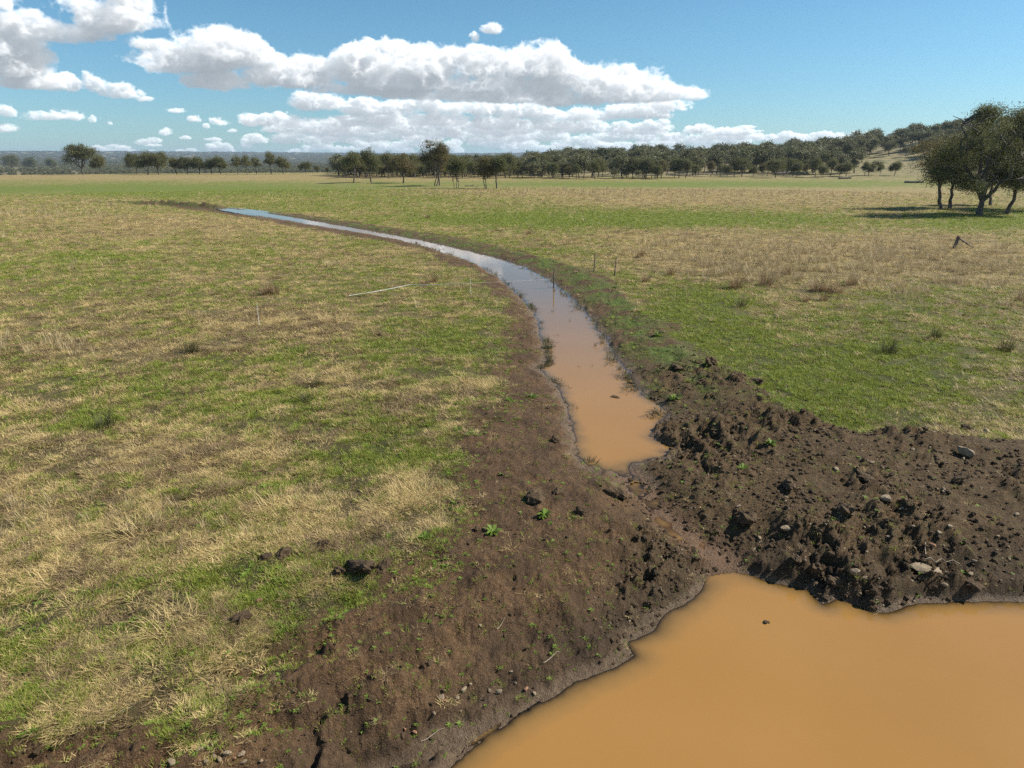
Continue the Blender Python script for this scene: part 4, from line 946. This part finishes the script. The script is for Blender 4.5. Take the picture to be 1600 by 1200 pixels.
for px, py, s, lab, zz in [(963,621,.30,'dark clod half sunk in the channel water',ZC), (985,598,.26,'dark clod at the right waterline of the channel',ZC), (1197,971,.15,'dark scrap just breaking the surface of the dam',ZP), (1005,566,.10,'small dark clod by the right waterline',ZC)]:
    x, y = [float(v) for v in unproj(px, py, zz)]; lay('water_clod', clod_m[1], 0, 0, s, lab, 'clod', None, .0, .45, xy=(x, y, zz - s * .12))
# stones that stand out
lay('stone', rust_m[0], 405, 940, .17, 'rust orange stone alone in the grass at lower left', 'stone')
lay('stone_slab', stone_m[1], 1447, 893, .62, 'flat brown rock slab on the spoil above the dam', 'stone', None, .3, .6)
lay('stone', stone_m[0], 1228, 828, .26, 'ochre stone on the spoil right of the trickle', 'stone')
lay('stone', rust_m[1], 1456, 853, .16, 'rust orange stone above the rock slab', 'stone')
lay('stone', stone_m[2], 1335, 900, .30, 'upright grey stone on the bank just above the dam', 'stone', None, .1, 1.3)
lay('stone', stone_m[3], 1540, 676, .3, 'pale stone on the upper edge of the spoil near the green grass', 'stone')
lay('stone', stone_m[4], 1385, 780, .26, 'buff stone in the middle of the spoil heap', 'stone')
lay('stone', stone_m[4], 1510, 710, .5, 'ochre sandy rock high on the right of the spoil heap', 'stone')
for k in range(44):
    px, py = rg.uniform(1150, 1600), rg.uniform(690, 930)
    x, y, z = on_land(px, py); q = land(np.array([x]), np.array([y]))
    if q['right'][0] < .5 or q['shore'][0] < .2: continue
    lay('stone', stone_m[k % 5], 0, 0, rg.uniform(.07, .17), 'small buff stone scattered on the dark spoil heap', 'stone', 'small stones on the spoil heap', xy=(x, y, z))
for px, py in [(798,1050),(805,1068),(822,1078),(835,1085),(735,1070),(725,1078),(715,1092),(720,1112),(694,1096),(765,1080),(780,1082),(930,968),(750,978),(648,1145),(678,1115),(632,1140),(690,1090),(377,1180),(366,1186),(355,1178),(343,1188),(335,1182),(322,1192),(312,1172),(302,1170),(380,1192),(408,1190),(268,1192)]:
    if rg.random() < 2: lay('stone', (stone_m + rust_m)[rg.integers(0, 7)], px, py, rg.uniform(.07, .13), 'small tan stone in the patch on the lower bank by the dam', 'stone', 'small stones on the lower bank')
# sticks
def stick(px, py, L, ang, label, r=.012):
    x, y, z = on_land(px, py); P = []
    for t in np.linspace(-.5, .5, 7):
        xx, yy = x + math.cos(ang) * L * t, y + math.sin(ang) * L * t + .04 * L * math.sin(t * 7); P.append((xx, yy, float(land(np.array([xx]), np.array([yy]))['z'][0]) + r + .02))
    P = np.array(P); P[:, 2] = np.maximum(P[:, 2], P[:, 2].mean() - .02); c = P.mean(0); V, Fc = tube(P - c, np.linspace(r, r * .5, 7), 6); o = add_mesh('stick', V, Fc, M_STICK); o.location = c; tag(o, label, 'stick')
stick(1470, 880, .75, -.15, 'long pale stick lying above the rock slab', .016); stick(1445, 862, .4, 1.1, 'short pale stick crossing the spoil above the slab'); stick(862, 1028, .45, .8, 'curved dry stalk on the lower mud bank', .008); stick(783, 978, .3, 1.0, 'short dry stalk on the dark mud bank', .008)
stick(676, 1150, .45, .7, 'dry stalk on the rutted bank near the dam', .007); stick(560, 905, .3, .5, 'dry twig lying beside the largest clod', .007); stick(180, 1120, .5, .8, 'dry stalk on the bare soil at lower left', .008); stick(1370, 960, .2, .3, 'twig at the dam waterline', .007)
# gravel and crumbs: too many to count
def protos(meshes): return [bpy.data.objects.new('kind', m) for m in meshes]
gm = [lump_mesh('pebble', 200 + i, 1, .08, .6, M_STONE, 1) for i in range(3)] + [lump_mesh('crumb', 210 + i, 2, .28, .7, M_CLOD) for i in range(3)] + [lump_mesh('pebble', 220, 1, .08, .6, M_RUST, 1)]
rng = np.random.default_rng(15)
x, y, r = ring_points(120000, 6.8, 40., 45.); g = land(x, y); ok = (g['mud'] > .55) & (g['shore'] > .06); u = rng.random(len(x))
ok &= (u < .07 + .93 * g['right']) & (rng.random(len(x)) < .45 + .8 * fbm(x, y, .8, 3, 4))
x, y, z, rt = x[ok], y[ok], g['z'][ok], g['right'][ok]; n = len(x)
st = rng.random(n) < np.where(rt > .5, .27, .10); idx = np.where(st, rng.integers(0, 3, n), 3 + rng.integers(0, 3, n)); idx = np.where(st & (rng.random(n) < .12), 6, idx)
s = np.where(st, .022 + .06 * rng.random(n) ** 3, .03 + .11 * rng.random(n) ** 3) * np.where(rt > .5, 1.15, .8)
scatter('gravel', np.stack([x, y, z], 1), rng.uniform(-.5, .5, (n, 3)) + np.stack([np.zeros(n), np.zeros(n), rng.uniform(0, 6, n)], 1), s, idx, protos(gm), 'loose gravel and soil crumbs strewn over the dug banks', 'gravel')

# weeds and scraps breaking the shallow channel water
cx = []
for k in range(len(CH_L) - 1):
    for q in range(70):
        t_ = rng.random(); e = rng.random(); a = np.array(CH_L[k]) * (1 - t_) + np.array(CH_L[k + 1]) * t_; b = np.array(CH_R[min(k, len(CH_R) - 1)]); b2 = np.array(CH_R[min(k + 1, len(CH_R) - 1)]); b = b * (1 - t_) + b2 * t_
        e = .10 * rng.random() ** 1.5 if e < .45 else (1 - .10 * rng.random() ** 1.5 if e < .8 else rng.random())
        cx.append(a * (1 - e) + b * e)
cx = np.array(cx); x, y = unproj(cx[:, 0], cx[:, 1], ZC); g = land(x, y); d = ZC - g['z']; nz = fbm(x, y, 1.6, 3, 3)
ok = (d > -.03) & (d < .30) & (np.hypot(x, y) < 75) & (nz > -.12) & (rng.random(len(x)) < np.where(d < .08, 1., .5)); x, y = x[ok], y[ok]; n = len(x)
M_SCRAP = leaf_material('soaked_weed', (.030, .026, .014), (.070, .062, .030), .1)
ck = [blade_tuft(300, 14, .04, .13, .08, .012, .5, 1.5, M_SCRAP, .4, 2), blade_tuft(301, 10, .05, .18, .05, .010, .0, .6, M_OLIVE, .4, 2), blade_tuft(302, 16, .06, .16, .10, .014, 1.2, 1.55, M_SCRAP, .2, 2)]
scatter('channel_weeds', np.stack([x, y, np.full(n, ZC + .002)], 1), np.stack([np.zeros(n), np.zeros(n), rng.uniform(0, 6, n)], 1), rng.uniform(1.1, 2.6, n), rng.integers(0, 3, n), ck, 'soaked weeds and scraps along the channel shallows', 'water weeds')

# ------------------------------------------------------------------ haze: even, closed box of air round the whole scene
HB = 16000.; HZ0, HZ1 = -45., 150.
V = np.array([(sx * HB, sy * HB, zz) for zz in (HZ0, HZ1) for sx, sy in ((-1, -1), (1, -1), (1, 1), (-1, 1))], float)
haze = add_mesh('haze', V, np.array([(0, 3, 2, 1), (4, 5, 6, 7), (0, 1, 5, 4), (1, 2, 6, 5), (2, 3, 7, 6), (3, 0, 4, 7)]))
hm = bpy.data.materials.new('air_haze'); hm.use_nodes = True; ht = NT(hm.node_tree)
for nd in list(ht.n): ht.n.remove(nd)
pv = ht.new('ShaderNodeVolumePrincipled'); pv.inputs['Color'].default_value = (.62, .80, 1.0, 1); pv.inputs['Density'].default_value = 6e-5; pv.inputs['Anisotropy'].default_value = .2
ho = ht.new('ShaderNodeOutputMaterial'); ht.link(pv.outputs[0], ho.inputs['Volume'])
haze.data.materials.append(hm); tag(haze, 'thin blue haze of the air over the whole paddock', None, None, 'stuff')
